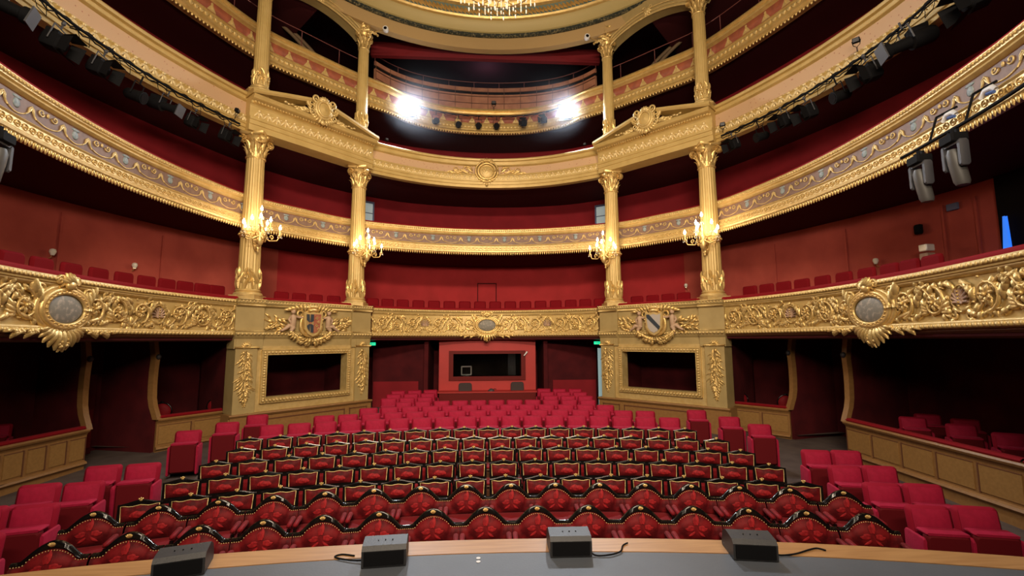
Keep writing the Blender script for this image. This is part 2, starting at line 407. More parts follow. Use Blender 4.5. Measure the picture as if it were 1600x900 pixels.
# tier slabs: floor above, dark soffit below
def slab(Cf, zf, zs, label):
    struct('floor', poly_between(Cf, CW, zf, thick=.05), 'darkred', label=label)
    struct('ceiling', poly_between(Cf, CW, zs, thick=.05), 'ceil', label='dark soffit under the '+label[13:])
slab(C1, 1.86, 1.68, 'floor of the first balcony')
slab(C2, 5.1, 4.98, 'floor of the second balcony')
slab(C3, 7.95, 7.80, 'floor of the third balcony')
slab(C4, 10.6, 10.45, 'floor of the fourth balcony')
# ---- ceiling ring around the dome ----
RC = (0.05, 8.9, 0)
def ring(prof, m, name='ceiling', n=120, label=None, smooth=True):
    mb = MB(); mb.lathe(prof, RC, n); return struct(name, mb, m, smooth=smooth, label=label)
ring([(8.45, 12.95), (8.16, 12.95), (8.20, 13.46)], 'tanband', label='plain tan band at the foot of the ceiling ring')
ring([(8.16, 13.44), (8.08, 13.47), (8.08, 13.57), (8.14, 13.59)], 'marble', name='trim_2', label='dark leaf moulding round the ceiling ring')
ring([(8.14, 13.58), (8.06, 13.62), (8.00, 13.92), (7.92, 14.0)], 'ringpaint', label='olive gold cove of the ceiling ring')
ring([(7.92, 14.0), (7.82, 14.02), (7.78, 14.08), (7.84, 14.1)], 'gold', name='trim_3', label='thin gold bead under the sage frieze')
ring([(7.84, 14.1), (7.78, 14.42)], 'greenband', label='sage green frieze of the ceiling ring')
ring([(7.78, 14.42), (7.66, 14.46), (7.62, 14.56), (7.70, 14.62), (7.60, 14.72), (7.52, 14.76), (7.56, 14.9)], 'gold', name='trim_4', label='heavy gold moulding framing the dome')
ring([(7.56, 14.88)]+[(7.56*cos(a), 14.88+2.0*sin(a)) for a in [R(9*k) for k in range(1, 11)]], 'dome', label='painted shallow dome', n=72)
mb = MB(); mb.lathe([(8.45, 12.95), (13, 12.95)], RC, 96, a0=pi*.74, a1=2*pi+pi*.26); mb.lathe([(8.4, 17.2), (.01, 17.3)], RC, 32)
mb.bbox(-13, 13, 9, 25, 15.0, 15.1)
struct('ceiling', mb, 'ceil', label='upper ceiling outside the ring')
# leaf sprays on the sage frieze
mb = MB()
for i in range(112):
    a = R(28)+R(124)*i/111; u = 7.80*a; du = .105
    for k in range(4): leaf(mb, u-.11+.055*k, 14.11+.03*k, 1.1+.12*k, .26-.02*k, .045, .06, -.5, .0)
mb.map(lambda u, v, w_: (RC[0]+(7.80-w_)*cos(u/7.80), RC[1]+(7.80-w_)*sin(u/7.80), v))
struct('trim_5', mb, 'gold', label='slanting gold leaf sprays on the sage frieze')
mb = MB()
for i in range(240):
    a = R(30)+R(120)*(i+.5)/240; mb.ell((RC[0]+7.84*cos(a), RC[1]+7.84*sin(a), 14.04), (.035, .035, .03), 6, 4)
struct('trim_6', mb, 'gold', label='row of small gold beads')
# header across the top gallery
mb = MB(); mb.bbox(-4.6, 4.6, 17.5, 17.7, 12.84, 13.4); struct('ceiling', mb, 'darkheader', label='dark red header over the top gallery')
# ---- stalls back: partitions beside the control booth ----
for sg in (-1, 1):
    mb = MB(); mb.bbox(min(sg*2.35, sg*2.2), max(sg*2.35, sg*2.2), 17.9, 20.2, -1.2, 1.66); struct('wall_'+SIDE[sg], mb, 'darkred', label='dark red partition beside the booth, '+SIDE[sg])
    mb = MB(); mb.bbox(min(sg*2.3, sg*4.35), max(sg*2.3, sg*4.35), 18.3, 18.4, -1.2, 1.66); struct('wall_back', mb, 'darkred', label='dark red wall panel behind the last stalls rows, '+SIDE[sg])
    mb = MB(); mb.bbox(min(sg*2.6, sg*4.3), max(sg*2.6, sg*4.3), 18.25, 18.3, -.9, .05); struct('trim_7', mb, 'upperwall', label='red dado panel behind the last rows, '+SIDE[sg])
mb = MB(); mb.bbox(4.10, 4.32, 17.02, 17.08, -.85, 1.30); struct('door_1', mb, 'doorlight', label='pale blue lit doorway slit beside the right pilaster')
# exit signs
for x, y in ((-4.06, 16.9), (4.04, 16.9)):
    t = thing('exit_sign', 'small green lit exit sign under the balcony, beside the '+('left' if x < 0 else 'right')+' gilded pilaster', 'sign', (x, y, 1.42), 0)
    mb = MB(); mb.rbox((0, 0, .07), (.26, .05, .13), .015); mesh_obj('housing', mb, 'black', t)
    mb = MB(); mb.rbox((0, -.03, .07), (.235, .012, .105), .01); mesh_obj('lit_face', mb, 'green', t)
    # running figure pictogram and arrow
    mb = MB(); mb.ell((-.02, -.038, .105), (.009, .003, .009), 8, 4); mb.tube([(-.02, -.038, .095), (-.03, -.038, .065)], .007, 5); mb.tube([(-.03, -.038, .065), (-.045, -.038, .04), (-.06, -.038, .04)], .005, 4); mb.tube([(-.03, -.038, .065), (-.015, -.038, .045), (-.018, -.038, .028)], .005, 4); mb.tube([(-.045, -.038, .085), (-.02, -.038, .09), (-.005, -.038, .075)], .004, 4)
    mb.tube([(.03, -.038, .07), (.085, -.038, .07)], .005, 4); mb.tube([(.045, -.038, .09), (.028, -.038, .07), (.045, -.038, .05)], .005, 4)
    mesh_obj('pictogram', mb, 'white', t)
    mb = MB(); mb.tube([(0, 0, .13), (0, 0, .26)], .012, 6); mesh_obj('hanger', mb, 'black', t)

# ================= FIRST BALCONY =================
Z1T, Z1B = 2.72, 1.70
prof1 = [(-.12, Z1T+.02), (.10, Z1T+.02), (.13, 2.66), (.12, 2.61), (.07, 2.59), (.06, 2.55), (.02, 2.53), (.03, 2.2), (.05, 1.88), (.09, 1.86), (.12, 1.82), (.12, 1.77), (.06, 1.745), (-.12, 1.745)]
under1 = [(.05, 1.745), (.07, 1.72), (.02, 1.68), (-.35, 1.60), (-.38, 1.70), (-.12, 1.745)]
def bay(name, s0, s1, label, seed, big=None, shells=(), centre=False):
    t = thing(name, label, 'balcony', (*C1.at((s0+s1)/2), Z1B))
    def loc(mb): ox, oy = t.location.x, t.location.y; mb.v = [(x-ox, y-oy, z-Z1B) for x, y, z in mb.v]; return mb
    S = C1.S()
    mesh_obj('parapet_panel', loc(sweep(C1, s0, s1, prof1, .15, True)), 'ochre', t, True, 30)
    mesh_obj('soffit_board', loc(sweep(C1, s0, s1, under1, .2, True)), 'wood_dark', t, True, 30)
    mb = sweep(C1, s0, s1, [(.105, 2.735), (.14, 2.70), (.13, 2.64), (.12, 2.655)], .15); rope(mb2 := MB(), s0, s1, 2.68, .09, .033, .125, .5); mb.join(mb2.map(S))
    mb.join(sweep(C1, s0, s1, [(.09, 2.60), (.105, 2.58), (.07, 2.56), (.06, 2.545), (.03, 2.53)], .15))
    mesh_obj('rope_moulding', loc(mb), 'gold_pale', t, True)
    mb = MB(); rope(mb, s0, s1, 1.80, .10, .04, .11, .0); mb.map(S); mb.join(sweep(C1, s0, s1, [(.075, 1.875), (.10, 1.87), (.115, 1.84), (.11, 1.83)], .15))
    mesh_obj('egg_moulding', loc(mb), 'gold_pale', t, True)
    mb = sweep(C1, s0, s1, [(.06, 2.735), (.08, 2.79), (.02, 2.83), (-.16, 2.83), (-.2, 2.78), (-.2, 1.9), (-.12, 1.9)], .15, True)
    mesh_obj('rail_cushion', loc(mb), 'velvet_rail', t, True)
    # carved scrolls between the cartouches
    stops = sorted([(u, .42) for u in ([big] if big is not None else [])]+[(u, .20) for u in shells]); a = s0+.03
    def run(a, b, sd):
        mb = MB(); acanthus(mb, a, b, 1.88, 2.54, sd, .62); mb.map(lambda u, v, w_: S(u, v, w_+.035)); mesh_obj('carved_scrolls', loc(mb), 'gold', t, True)
    for u, h in stops:
        if u-h-a > .3: run(a, u-h, seed); seed += 1
        a = u+h
    if s1-.03-a > .3: run(a, s1-.03, seed)
    for u in shells:
        mb = MB(); shell(mb, u, 2.22, .16, .05); mb.map(S); sh = mesh_obj('shell_ornament', loc(mb), 'shellpink', t, True); sh['label'] = 'pinkish shell in a gold surround'
        mb = MB(); N = 18
        mb.tube([(u+.19*cos(2*pi*k/N)*(1+.06*cos(8*pi*k/N)), 2.21+.20*sin(2*pi*k/N)*(1+.06*cos(8*pi*k/N)), .06) for k in range(N+1)], .018, 5)
        for q in (-1, 1):
            spiral(mb, u+q*.16, 1.95, .08, 1.2, pi/2, q, .016, .06, leaves=False)
            leaf(mb, u, 1.99, pi/2-q*1.2, .2, .04, .05, q*.5, .05)
        for k in range(5): mb.ell((u, 2.10+.055*k, .10), (.018, .018, .02), 6, 4)
        mb.map(S); mesh_obj('surround', loc(mb), 'gold', sh, True)
    if big is not None:
        k_ = 1.05 if centre else 1.22; cz = 2.17
        def E(a, rx, rz): return (big+rx*cos(a), cz+rz*sin(a))
        mb = MB(); N = 32; rows = []
        for rr, w_ in ((0, .16), (.5, .155), (.9, .135), (1.0, .12)): rows.append([(big+.31*k_*rr*cos(2*pi*k/N), cz+.20*k_*rr*sin(2*pi*k/N)*(1-.12*abs(cos(2*pi*k/N))**4), w_) for k in range(N)])
        mb.grid(rows, cv=True); mb.map(S); md = mesh_obj('cartouche_medallion', loc(mb), 'medallion', t, True); md['label'] = 'grey painted oval medallion with faint figures'
        mb = MB()
        for j, (e, rr, w_) in enumerate(((1.08, .030, .13), (1.25, .045, .11), (1.48, .040, .08))):
            mb.tube([(*E(2*pi*k/N, .325*k_*e, .215*k_*e), w_) for k in range(N+1)], rr*k_, 6)
        for k in range(26): mb.ell((*E(2*pi*k/26, .325*k_*1.14, .215*k_*1.14), .16), (.02, .02, .02), 5, 3)
        for q in (-1, 1):      # side volutes, top crest, lower fan and drop
            for j in range(4):
                leaf(mb, big+q*(.36+.03*j)*k_, cz-.12+.1*j, pi/2-q*(.35+.12*j), .34*k_, .06, .10, q*1.1, .05, 6)
            spiral(mb, big+q*.15*k_, cz+.40*k_, .11, 1.4, -pi/2, -q, .03, .12, leaves=False)
            spiral(mb, big+q*.42*k_, cz+.24*k_, .12, 1.3, 0 if q > 0 else pi, q, .03, .08, leaves=False)
            for j in range(6): leaf(mb, big+q*.05*j, cz-.27*k_, -pi/2+q*(.15+.28*j), (.35-.025*j)*k_, .05, .10, -q*.7, .08, 5)
            for j in range(11):
                mb.ell((big+q*(.42+.045*j)*k_, 1.81-.045*abs(sin(j*1.3)), .13), (.045, .042, .04), 6, 4)
                leaf(mb, big+q*(.42+.045*j)*k_, 1.82, -pi/2+q*(.9-.25*(j % 5)), .17, .04, .07, q*.8, .1)
            leaf(mb, big+q*.45*k_, cz-.05, (0 if q > 0 else pi)+q*.55, .45, .07, .08, -q*.3, .04, 6); leaf(mb, big+q*.45*k_, cz-.2, (0 if q > 0 else pi)+q*.1, .42, .06, .08, q*.5, .04, 6)
        for j in range(7): leaf(mb, big, cz+.33*k_, R(30+20*j), .20*k_, .035, .10, 0, .12, 5)
        mb.ell((big, cz+.34*k_, .17), (.09*k_, .07*k_, .06), 10, 6)
        for j in range(8): mb.ell((big+random.uniform(-.10, .10), cz-.42*k_-.02*j, .13), (.045, .04, .04), 6, 4)
        mb.map(S); mesh_obj('frame', loc(mb), 'gold', md, True)
    return t
bay('carved_balcony_front', -4.34, 4.34, 'gilded first balcony front in the centre bay, grey oval medallion over the control booth', 1, .02, (-2.37, 2.37), True)
bay('carved_balcony_front', 8.78, C1.L-.1, 'gilded first balcony front right of the right column pair', 5, 13.35, (11.0, 15.4))
bay('carved_balcony_front', -C1.L+.1, -8.78, 'gilded first balcony front left of the left column pair', 9, -13.42, (-15.5, -11.05))
def putto(mb, u, v, q, s=1.):
    # seated child figure leaning on the shield; q = side (+ right), limbs as tapered continuous runs
    T = lambda pts, r: mb.tube([(u+q*a*s, v+b*s, .10+c*s) for a, b, c in pts], [k*s for k in r], 8)
    T([(0, -.16, 0), (.0, -.10, .02), (-.01, 0, .03), (0, .07, .03), (0, .11, .03)], [.05, .066, .058, .062, .03])
    mb.ell((u+q*.0*s, v+.165*s, .14), (.046*s, .054*s, .05*s), 10, 7)
    for k in range(9): mb.ell((u+.038*s*cos(k*.7), v+(.19+.02*sin(k*1.9))*s, .135+.02*sin(k*.7)), (.018*s,)*3, 5, 4)
    T([(-.045, .07, .03), (-.12, .05, .05), (-.20, .055, .05)], [.03, .024, .017]); mb.ell((u-q*.215*s, v+.055*s, .15), (.02*s, .016*s, .016*s), 6, 4)
    T([(.05, .07, .03), (.09, .0, .04), (.06, -.06, .06)], [.03, .024, .017]); mb.ell((u+q*.055*s, v-.075*s, .16), (.018*s,)*3, 6, 4)
    T([(.03, -.15, .02), (.10, -.13, .06), (.16, -.19, .05), (.235, -.235, .04), (.26, -.23, .05)], [.05, .045, .034, .022, .018])
    T([(-.02, -.16, .02), (.04, -.22, .06), (.02, -.29, .04), (.05, -.31, .06)], [.048, .04, .026, .016])
def fac_box(F, u0, u1, v0, v1, w0, w1):
    mb = MB(); mb.bbox(u0, u1, 0, 1, 0, 1); mb.v = []; mb.f = []
    for v in (v0, v1):
        for u, w_ in ((u0, w0), (u1, w0), (u1, w1), (u0, w1)): mb.v.append(F.P(u, v, w_))
    mb.f = [(3, 2, 1, 0), (4, 5, 6, 7), (0, 1, 5, 4), (1, 2, 6, 5), (2, 3, 7, 6), (3, 0, 4, 7)]; return mb
def fac_prof(F, u0, u1, prof):
    mb = MB(); mb.grid([[F.P(u, z, w_) for w_, z in prof] for u in (u0, u1)], cv=True); m = len(prof)
    mb.f.append(tuple(range(m))); mb.f.append(tuple(m+i for i in reversed(range(m)))); return mb
for sg in (-1, 1):
    F = FAC[sg]; P = F.P; sd = SIDE[sg]; UI = FL
    t = thing('royal_box_front', 'gilded facade between the %s column pair with coat of arms over a framed box opening' % sd, 'box front', P(FL/2, -1.05, .25))
    O = Vector(t.location)
    def lo(mb): mb.v = [(x-O.x, y-O.y, z-O.z) for x, y, z in mb.v]; return mb
    # parapet with projecting pedestals
    mb = MB()
    for a, b, w_ in ((-.40, .34, .40), (.34, UI-.30, .30), (UI-.30, UI+.40, .40)):
        mb.join(fac_prof(F, a, b, [(-.15, 2.76), (w_+.02, 2.76), (w_+.04, 2.66), (w_-.01, 2.62), (w_-.02, 2.56), (w_-.06, 2.54), (w_-.06, 1.88), (w_, 1.86), (w_+.03, 1.80), (w_-.01, 1.72), (w_-.06, 1.66), (w_-.06, 1.40), (-.15, 1.40)]))
    mesh_obj('parapet', lo(mb), 'cream', t)
    mb = MB(); mq = MB()
    for a, b, w_ in ((-.40, .34, .44), (.34, UI-.30, .33), (UI-.30, UI+.40, .44)): rope(mq, a, b, 2.70, .085, .032, w_-.01, .5); rope(mq, a, b, 1.80, .095, .035, w_, 0)
    mq.map(P); mb.join(mq)
    for a, b, w_ in ((-.40, .34, .44), (.34, UI-.30, .33), (UI-.30, UI+.40, .44)):
        mb.join(fac_prof(F, a, b, [(w_-.1, 2.765), (w_+.02, 2.765), (w_+.02, 2.735), (w_-.1, 2.735)])); mb.join(fac_prof(F, a, b, [(w_-.1, 2.62), (w_, 2.61), (w_-.02, 2.57), (w_-.1, 2.56)])); mb.join(fac_prof(F, a, b, [(w_-.1, 1.90), (w_-.01, 1.885), (w_-.1, 1.86)]))
    mesh_obj('rope_moulding', lo(mb), 'gold_pale', t, True)
    mesh_obj('rail_cushion', lo(fac_prof(F, .36, UI-.32, [(-.15, 2.75), (.27, 2.76), (.29, 2.80), (.24, 2.84), (-.12, 2.84)])), 'velvet_rail', t)
    # coat of arms
    cu, cv = FL*.5, 2.17; mb = MB(); P0_ = F.P; KS = 1.22
    P = lambda u, v, w_: P0_(cu+(u-cu)*KS, cv-.04+(v-cv)*KS, .30+(w_-.30)*1.25 if w_ > .30 else w_)
    so = [(-.20, .24), (-.10, .21), (0, .24), (.10, .21), (.20, .24), (.19, .05), (.17, -.12), (.10, -.22), (0, -.27), (-.10, -.22), (-.17, -.12), (-.19, .05)]
    def plate(pts, w0, w1, c=(0, 0)):
        m_ = MB(); k = len(pts); m_.grid([[P(cu+sg_*a, cv+b, w_) for a, b in pts] for w_ in (w0, w1)], cv=True)
        m_.f.append(tuple(range(k))); m_.f.append(tuple(k+i for i in reversed(range(k)))); return m_
    sg_ = -sg          # so that +a is to the right in the photograph
    if sg < 0: sg_ = 1
    sh = mesh_obj('coat_of_arms', lo(plate([(a*1.22, b*1.2) for a, b in so], .34, .46)), 'gold_pale', t)
    if sg < 0:
        sh['label'] = 'shield with slate cross-shaped rays on tawny gold at left and a rust red half'
        mesh_obj('field', lo(plate([(a*.96, b*.96) for a, b in so if a <= .001][0:0]+[(-.19, .23), (0, .23), (0, -.25), (-.10, -.21), (-.165, -.11)], .46, .475)), 'shield_gold', sh)
        mesh_obj('field', lo(plate([(0, .23), (.19, .23), (.165, -.11), (.10, -.21), (0, -.25)], .46, .475)), 'shield_red', sh)
        mb = MB()
        for pts in ([(-.185, .22), (-.12, .22), (-.095, .01), (-.18, .08)], [(-.08, .22), (-.005, .22), (-.005, .06), (-.09, .01)], [(-.175, -.06), (-.095, 0), (-.10, -.2), (-.155, -.12)], [(-.005, -.05), (-.09, 0), (-.07, -.22), (-.005, -.23)]):
            mb.join(plate(pts, .475, .488))
        mesh_obj('rays', lo(mb), 'shield_blue', sh); mesh_obj('centre_boss', lo(plate([(-.115, .03), (-.07, .03), (-.07, -.02), (-.115, -.02)], .488, .496)), 'shield_red', sh)
        mb = MB()
        for k in range(4): spiral(mq2 := MB(), .07+.05*(k % 2), .12-.09*k, .035, 1.2, 0, 1, .008, 0, leaves=False); mb.join(mq2.map(lambda a, b, c: P(cu+sg_*a, cv+b, .48+c)))
        mesh_obj('charge', lo(mb), 'gold', sh)
    else:
        sh['label'] = 'silver grey shield crossed by one dark diagonal band'
        mesh_obj('field', lo(plate([(a*.96, b*.96) for a, b in so], .46, .475)), 'shield_silver', sh)
        mesh_obj('diagonal_band', lo(plate([(-.19, .22), (-.12, .22), (.18, -.10), (.15, -.16), (.13, -.17), (-.185, .14)], .475, .49)), 'shield_blue', sh)
    mb = MB()
    N = 24; mb.tube([(cu+.27*cos(2*pi*k/N)*(1-.1*sin(2*pi*k/N)), cv+.0+.32*sin(2*pi*k/N), .36) for k in range(N+1)], .045, 6)
    for q in (-1, 1):
        for k in range(16):    # garland of fruit below, leaf spray outside
            a = k/15; gu = cu+q*(.50-.46*a); gv = cv-.22-.22*sin(a*pi*.5)
            mb.ell((gu+random.uniform(-.02, .02), gv, .40), (.05, .045, .045), 7, 5); leaf(mb, gu, gv, -pi/2+q*random.uniform(-.6, 1.2), .14, .035, .07, q*.6, .38)
        for k in range(34):
            a = random.random(); gu = cu+q*(.55+.62*a); gv = cv-.08+random.uniform(-.18, .16)*(1-.4*a)+.10*a
            leaf(mb, gu, gv, (0 if q > 0 else pi)+q*random.uniform(-.5, 1.1), .17, .035, .08, q*random.uniform(-.8, .8), .22+.08*(1-a), 4)
        mb.tube([(cu+q*.4, cv-.2, .28), (cu+q*.8, cv-.05, .28), (cu+q*1.12, cv+.08, .26)], [.022, .018, .008], 5)
        spiral(mb, cu+q*.30, cv+.22, .12, 1.3, -pi/2, -q, .03, .36, leaves=False)
        for k in range(7): leaf(mb, cu+q*(.1+.07*k), cv+.30, pi/2-q*(.25*k-.2), .18, .045, .08, -q*.7, .36, 4)
        for k in range(5): leaf(mb, cu+q*.05*k, cv-.36, -pi/2+q*.4*k, .16, .035, .08, 0, .42, 4)
    mb.ell((cu, cv+.32, .42), (.14, .05, .07), 10, 6); mb.ell((cu, cv+.40, .38), (.20, .045, .06), 10, 6)
    mb.map(P); mesh_obj('garland', lo(mb), 'gold', sh, True)
    for du, q, k in ((-.47, -1, 1.15), (.45, 1, 1.1)): mb = MB(); putto(mb, cu+du, cv+.08, q, k); mb.map(lambda a, b, c: P(a, b, c+.24)); mesh_obj('carved_child_figure', lo(mb), 'flesh', sh, True)
    P = P0_
    # pilasters with hanging trophies, framed opening, oak dado
    for k, (a, b) in enumerate(((-.36, .20), (UI-.14, UI+.36))):
        pl = mesh_obj('pilaster', lo(fac_prof(F, a, b, [(-.25, 1.66), (.36, 1.66), (.36, -.34), (-.25, -.34)])), 'cream', t)
        mb = fac_prof(F, a-.03, b+.03, [(.36, 1.46), (.42, 1.45), (.42, 1.42), (.36, 1.40)]); mq = MB(); uc = (a+b)/2
        for j in range(9): leaf(mq, uc, 1.44, R(-10+25*j), .15, .028, .07, 0, .36, 4)
        trophy(mq, uc, -.16, 1.32, .25, 11+k+3*sg); mq.map(lambda u, v, w_: P(u, v, w_ if w_ > .3 else w_+.355)); mb.join(mq)
        mesh_obj('hanging_trophy', lo(mb), 'gold', pl, True)
    mb = MB(); a, b, z0, z1 = .34, UI-.30, -.12, 1.36; f = .15
    mb.join(fac_box(F, a, a+f, z0, z1, 0, .34)); mb.join(fac_box(F, b-f, b, z0, z1, 0, .34)); mb.join(fac_box(F, a+f, b-f, z1-f, z1, 0, .34)); mb.join(fac_box(F, a+f, b-f, z0, z0+f, 0, .34))
    mb.join(fac_box(F, .20, .34, -.34, 1.46, .0, .28)); mb.join(fac_box(F, b, UI-.14, -.34, 1.46, 0, .28)); mb.join(fac_box(F, a, b, z1, 1.46, 0, .28)); mb.join(fac_box(F, a, b, -.34, z0, 0, .28))
    fr = mesh_obj('opening_frame', lo(mb), 'gold_pale', t)
    mq = MB(); rope(mq, a+.02, b-.02, z0+.075, .095, .048, .36, .5); rope(mq, a+.02, b-.02, z1-.075, .10, .040, .36, .5)
    for uu in (a+.075, b-.075):
        n = 17
        for j in range(n): mq.ell((uu, z0+.1+(z1-z0-.2)*(j+.5)/n, .36), (.045, .046, .04), 6, 4, Matrix.Rotation(.5, 3, 'Z'))
    for q0, q1, r0, r1 in ((a, b, z0, z0+.02), (a, b, z1-.02, z1), (a+f, b-f, z0+f-.02, z0+f), (a+f, b-f, z1-f, z1-f+.02)): mq.add(*(lambda m_: (m_.v, m_.f))(MB().bbox(q0, q1, r0, r1, .33, .36)))
    for q0, q1 in ((a, a+.02), (b-.02, b), (a+f-.02, a+f), (b-f, b-f+.02)): mq.bbox(q0, q1, z0, z1, .33, .36)
    mq.map(P); mesh_obj('gilt_bead', lo(mq), 'gold_pale', fr, True, 40)
    mb = fac_prof(F, -.46, UI+.46, [(-.1, -.34), (.46, -.34), (.48, -.37), (.44, -.42), (.40, -.44), (.40, -1.32), (-.1, -1.32)])
    mb.join(fac_box(F, -.42, .28, -1.30, -.42, .3, .43))
    dd = mesh_obj('oak_dado', lo(mb), 'wood', t); mb = MB()
    for q0, q1 in ((.42, UI-.5), (UI-.34, UI+.3)):
        for r0, r1, h0, h1 in ((q0, q1, -.56, -.53), (q0, q1, -1.1, -1.07), (q0, q0+.03, -1.1, -.53), (q1-.03, q1, -1.1, -.53)): mb.join(fac_box(F, r0, r1, h0, h1, .40, .415))
    mesh_obj('panel_mould', lo(mb), 'wood_dark', dd)
    # box interior shell behind the opening
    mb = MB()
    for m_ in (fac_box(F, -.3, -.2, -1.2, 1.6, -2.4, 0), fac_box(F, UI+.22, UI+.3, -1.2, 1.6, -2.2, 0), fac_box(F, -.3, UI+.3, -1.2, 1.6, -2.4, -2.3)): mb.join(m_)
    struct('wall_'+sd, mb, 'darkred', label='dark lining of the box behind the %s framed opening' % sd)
def s_of(C, x, y): return min((((p.x-x)**2+(p.y-y)**2), t) for p, t in zip(C.p, C.s))[1]
def bays(C):
    a = s_of(C, OUT.x, OUT.y); b = s_of(C, INN.x, INN.y); e = C.L-.05
    return [(-e, -a, 'left of the left column pair'), (-a, -b, 'between the left column pair'), (-b, b, 'in the centre bay'), (b, a, 'between the right column pair'), (a, e, 'right of the right column pair')]
def mkloc(t):
    ox, oy, oz = t.location
    def lo(mb): mb.v = [(x-ox, y-oy, z-oz) for x, y, z in mb.v]; return mb
    return lo
# ================= SECOND BALCONY =================
for s0, s1, where in bays(C2):
    t = thing('painted_balcony_front', 'mauve and gilt second balcony front with swags, %s' % where, 'balcony', (*C2.at((s0+s1)/2), 4.85)); lo = mkloc(t); S = C2.S()
    mesh_obj('parapet', lo(sweep(C2, s0, s1, [(-.15, 5.83), (.06, 5.83), (.10, 5.80), (.09, 5.70), (.05, 5.68), (.075, 5.63), (.03, 5.59), (-.01, 5.58), (-.01, 5.24), (.03, 5.23), (.06, 5.20), (.035, 5.17), (.04, 5.02), (.075, 4.99), (.07, 4.94), (.02, 4.90), (-.15, 4.90)], .2, True)), 'gold_pale', t, True, 30)
    mesh_obj('frieze', lo(sweep(C2, s0, s1, [(-.012, 5.575), (.002, 5.575), (.002, 5.245), (-.012, 5.245)], .2, True)), 'mauve', t, True, 30)
    mb = sweep(C2, s0, s1, [(.05, 5.835), (.04, 5.87), (-.14, 5.87), (-.16, 5.82), (-.16, 5.1), (-.10, 5.1)], .25, True); mesh_obj('rail_cushion', lo(mb), 'velvet_rail', t, True)
    mb = MB(); rope(mb, s0, s1, 5.755, .075, .032, .095, .6); mb.map(S); mesh_obj('rope_moulding', lo(mb), 'gold_pale', t, True)
    mb = MB(); n = int((s1-s0)/.15)
    for i in range(n):
        u = s0+(i+.5)*(s1-s0)/n; mb.tube([(u+.052*cos(2*pi*k/10), 5.095+.052*sin(2*pi*k/10), .045) for k in range(11)], .011, 4, False); mb.ell((u, 5.095, .045), (.022, .022, .014), 6, 3)
        mb.tube([(u+.05, 5.11, .045), (u+.1, 5.11, .045)], .008, 4); mb.tube([(u+.05, 5.08, .045), (u+.1, 5.08, .045)], .008, 4)
    mb.map(S); mesh_obj('guilloche_chain', lo(mb), 'gold', t, True)
    mb = MB(); n = int((s1-s0)/.08)
    for i in range(n): leaf(mb, s0+(i+.5)*(s1-s0)/n, 4.95, -pi/2, .13, .032, .04, 0, .02, 3)
    mb.map(S); mesh_obj('leaf_fringe', lo(mb), 'gold', t, True)
    mb = MB(); n = max(1, round((s1-s0)/1.28)); st = (s1-s0)/n
    for i in range(n):
        c = s0+st*(i+.5); mc = MB()
        for q in (-1, 1):
            spiral(mb, c+q*.14, 5.49, .065, 1.3, 0 if q < 0 else pi, q, .013, .01, leaves=False)
            b = c+q*st*.27
            mb.tube([(b-.11, 5.33, .01), (b-.06, 5.37, .014), (b-.045, 5.46, .014), (b, 5.50, .014), (b+.045, 5.46, .014), (b+.06, 5.37, .014), (b+.11, 5.33, .01)], .014, 5)
            leaf(mb, b, 5.49, -pi/2+.35, .15, .02, .02, .3, .01); leaf(mb, b, 5.49, -pi/2-.35, .15, .02, .02, -.3, .01)
        for (a0, a1, dip) in ((c-st*.27+.11, c+st*.27-.11, .045), (c+st*.27+.11, c+st*.73-.11, .055)):
            mb.tube([(a0+(a1-a0)*k/8, 5.33-dip*sin(pi*k/8), .01) for k in range(9)], .012, 5)
        mb.ell((c, 5.50, .015), (.03, .045, .015), 8, 4)
        mc.ell((c+st*.5 if i < n-1 else s1-.12, 5.43, .004), (.075, .085, .012), 10, 4); mc.ell((c+st*.5 if i < n-1 else s1-.12, 5.53, .004), (.10, .03, .01), 8, 4); mesh_obj('slate_motif', lo(mc.map(S)), 'slate', t, True)
    mesh_obj('swag_ornament', lo(mb.map(S)), 'gold_pale', t, True)
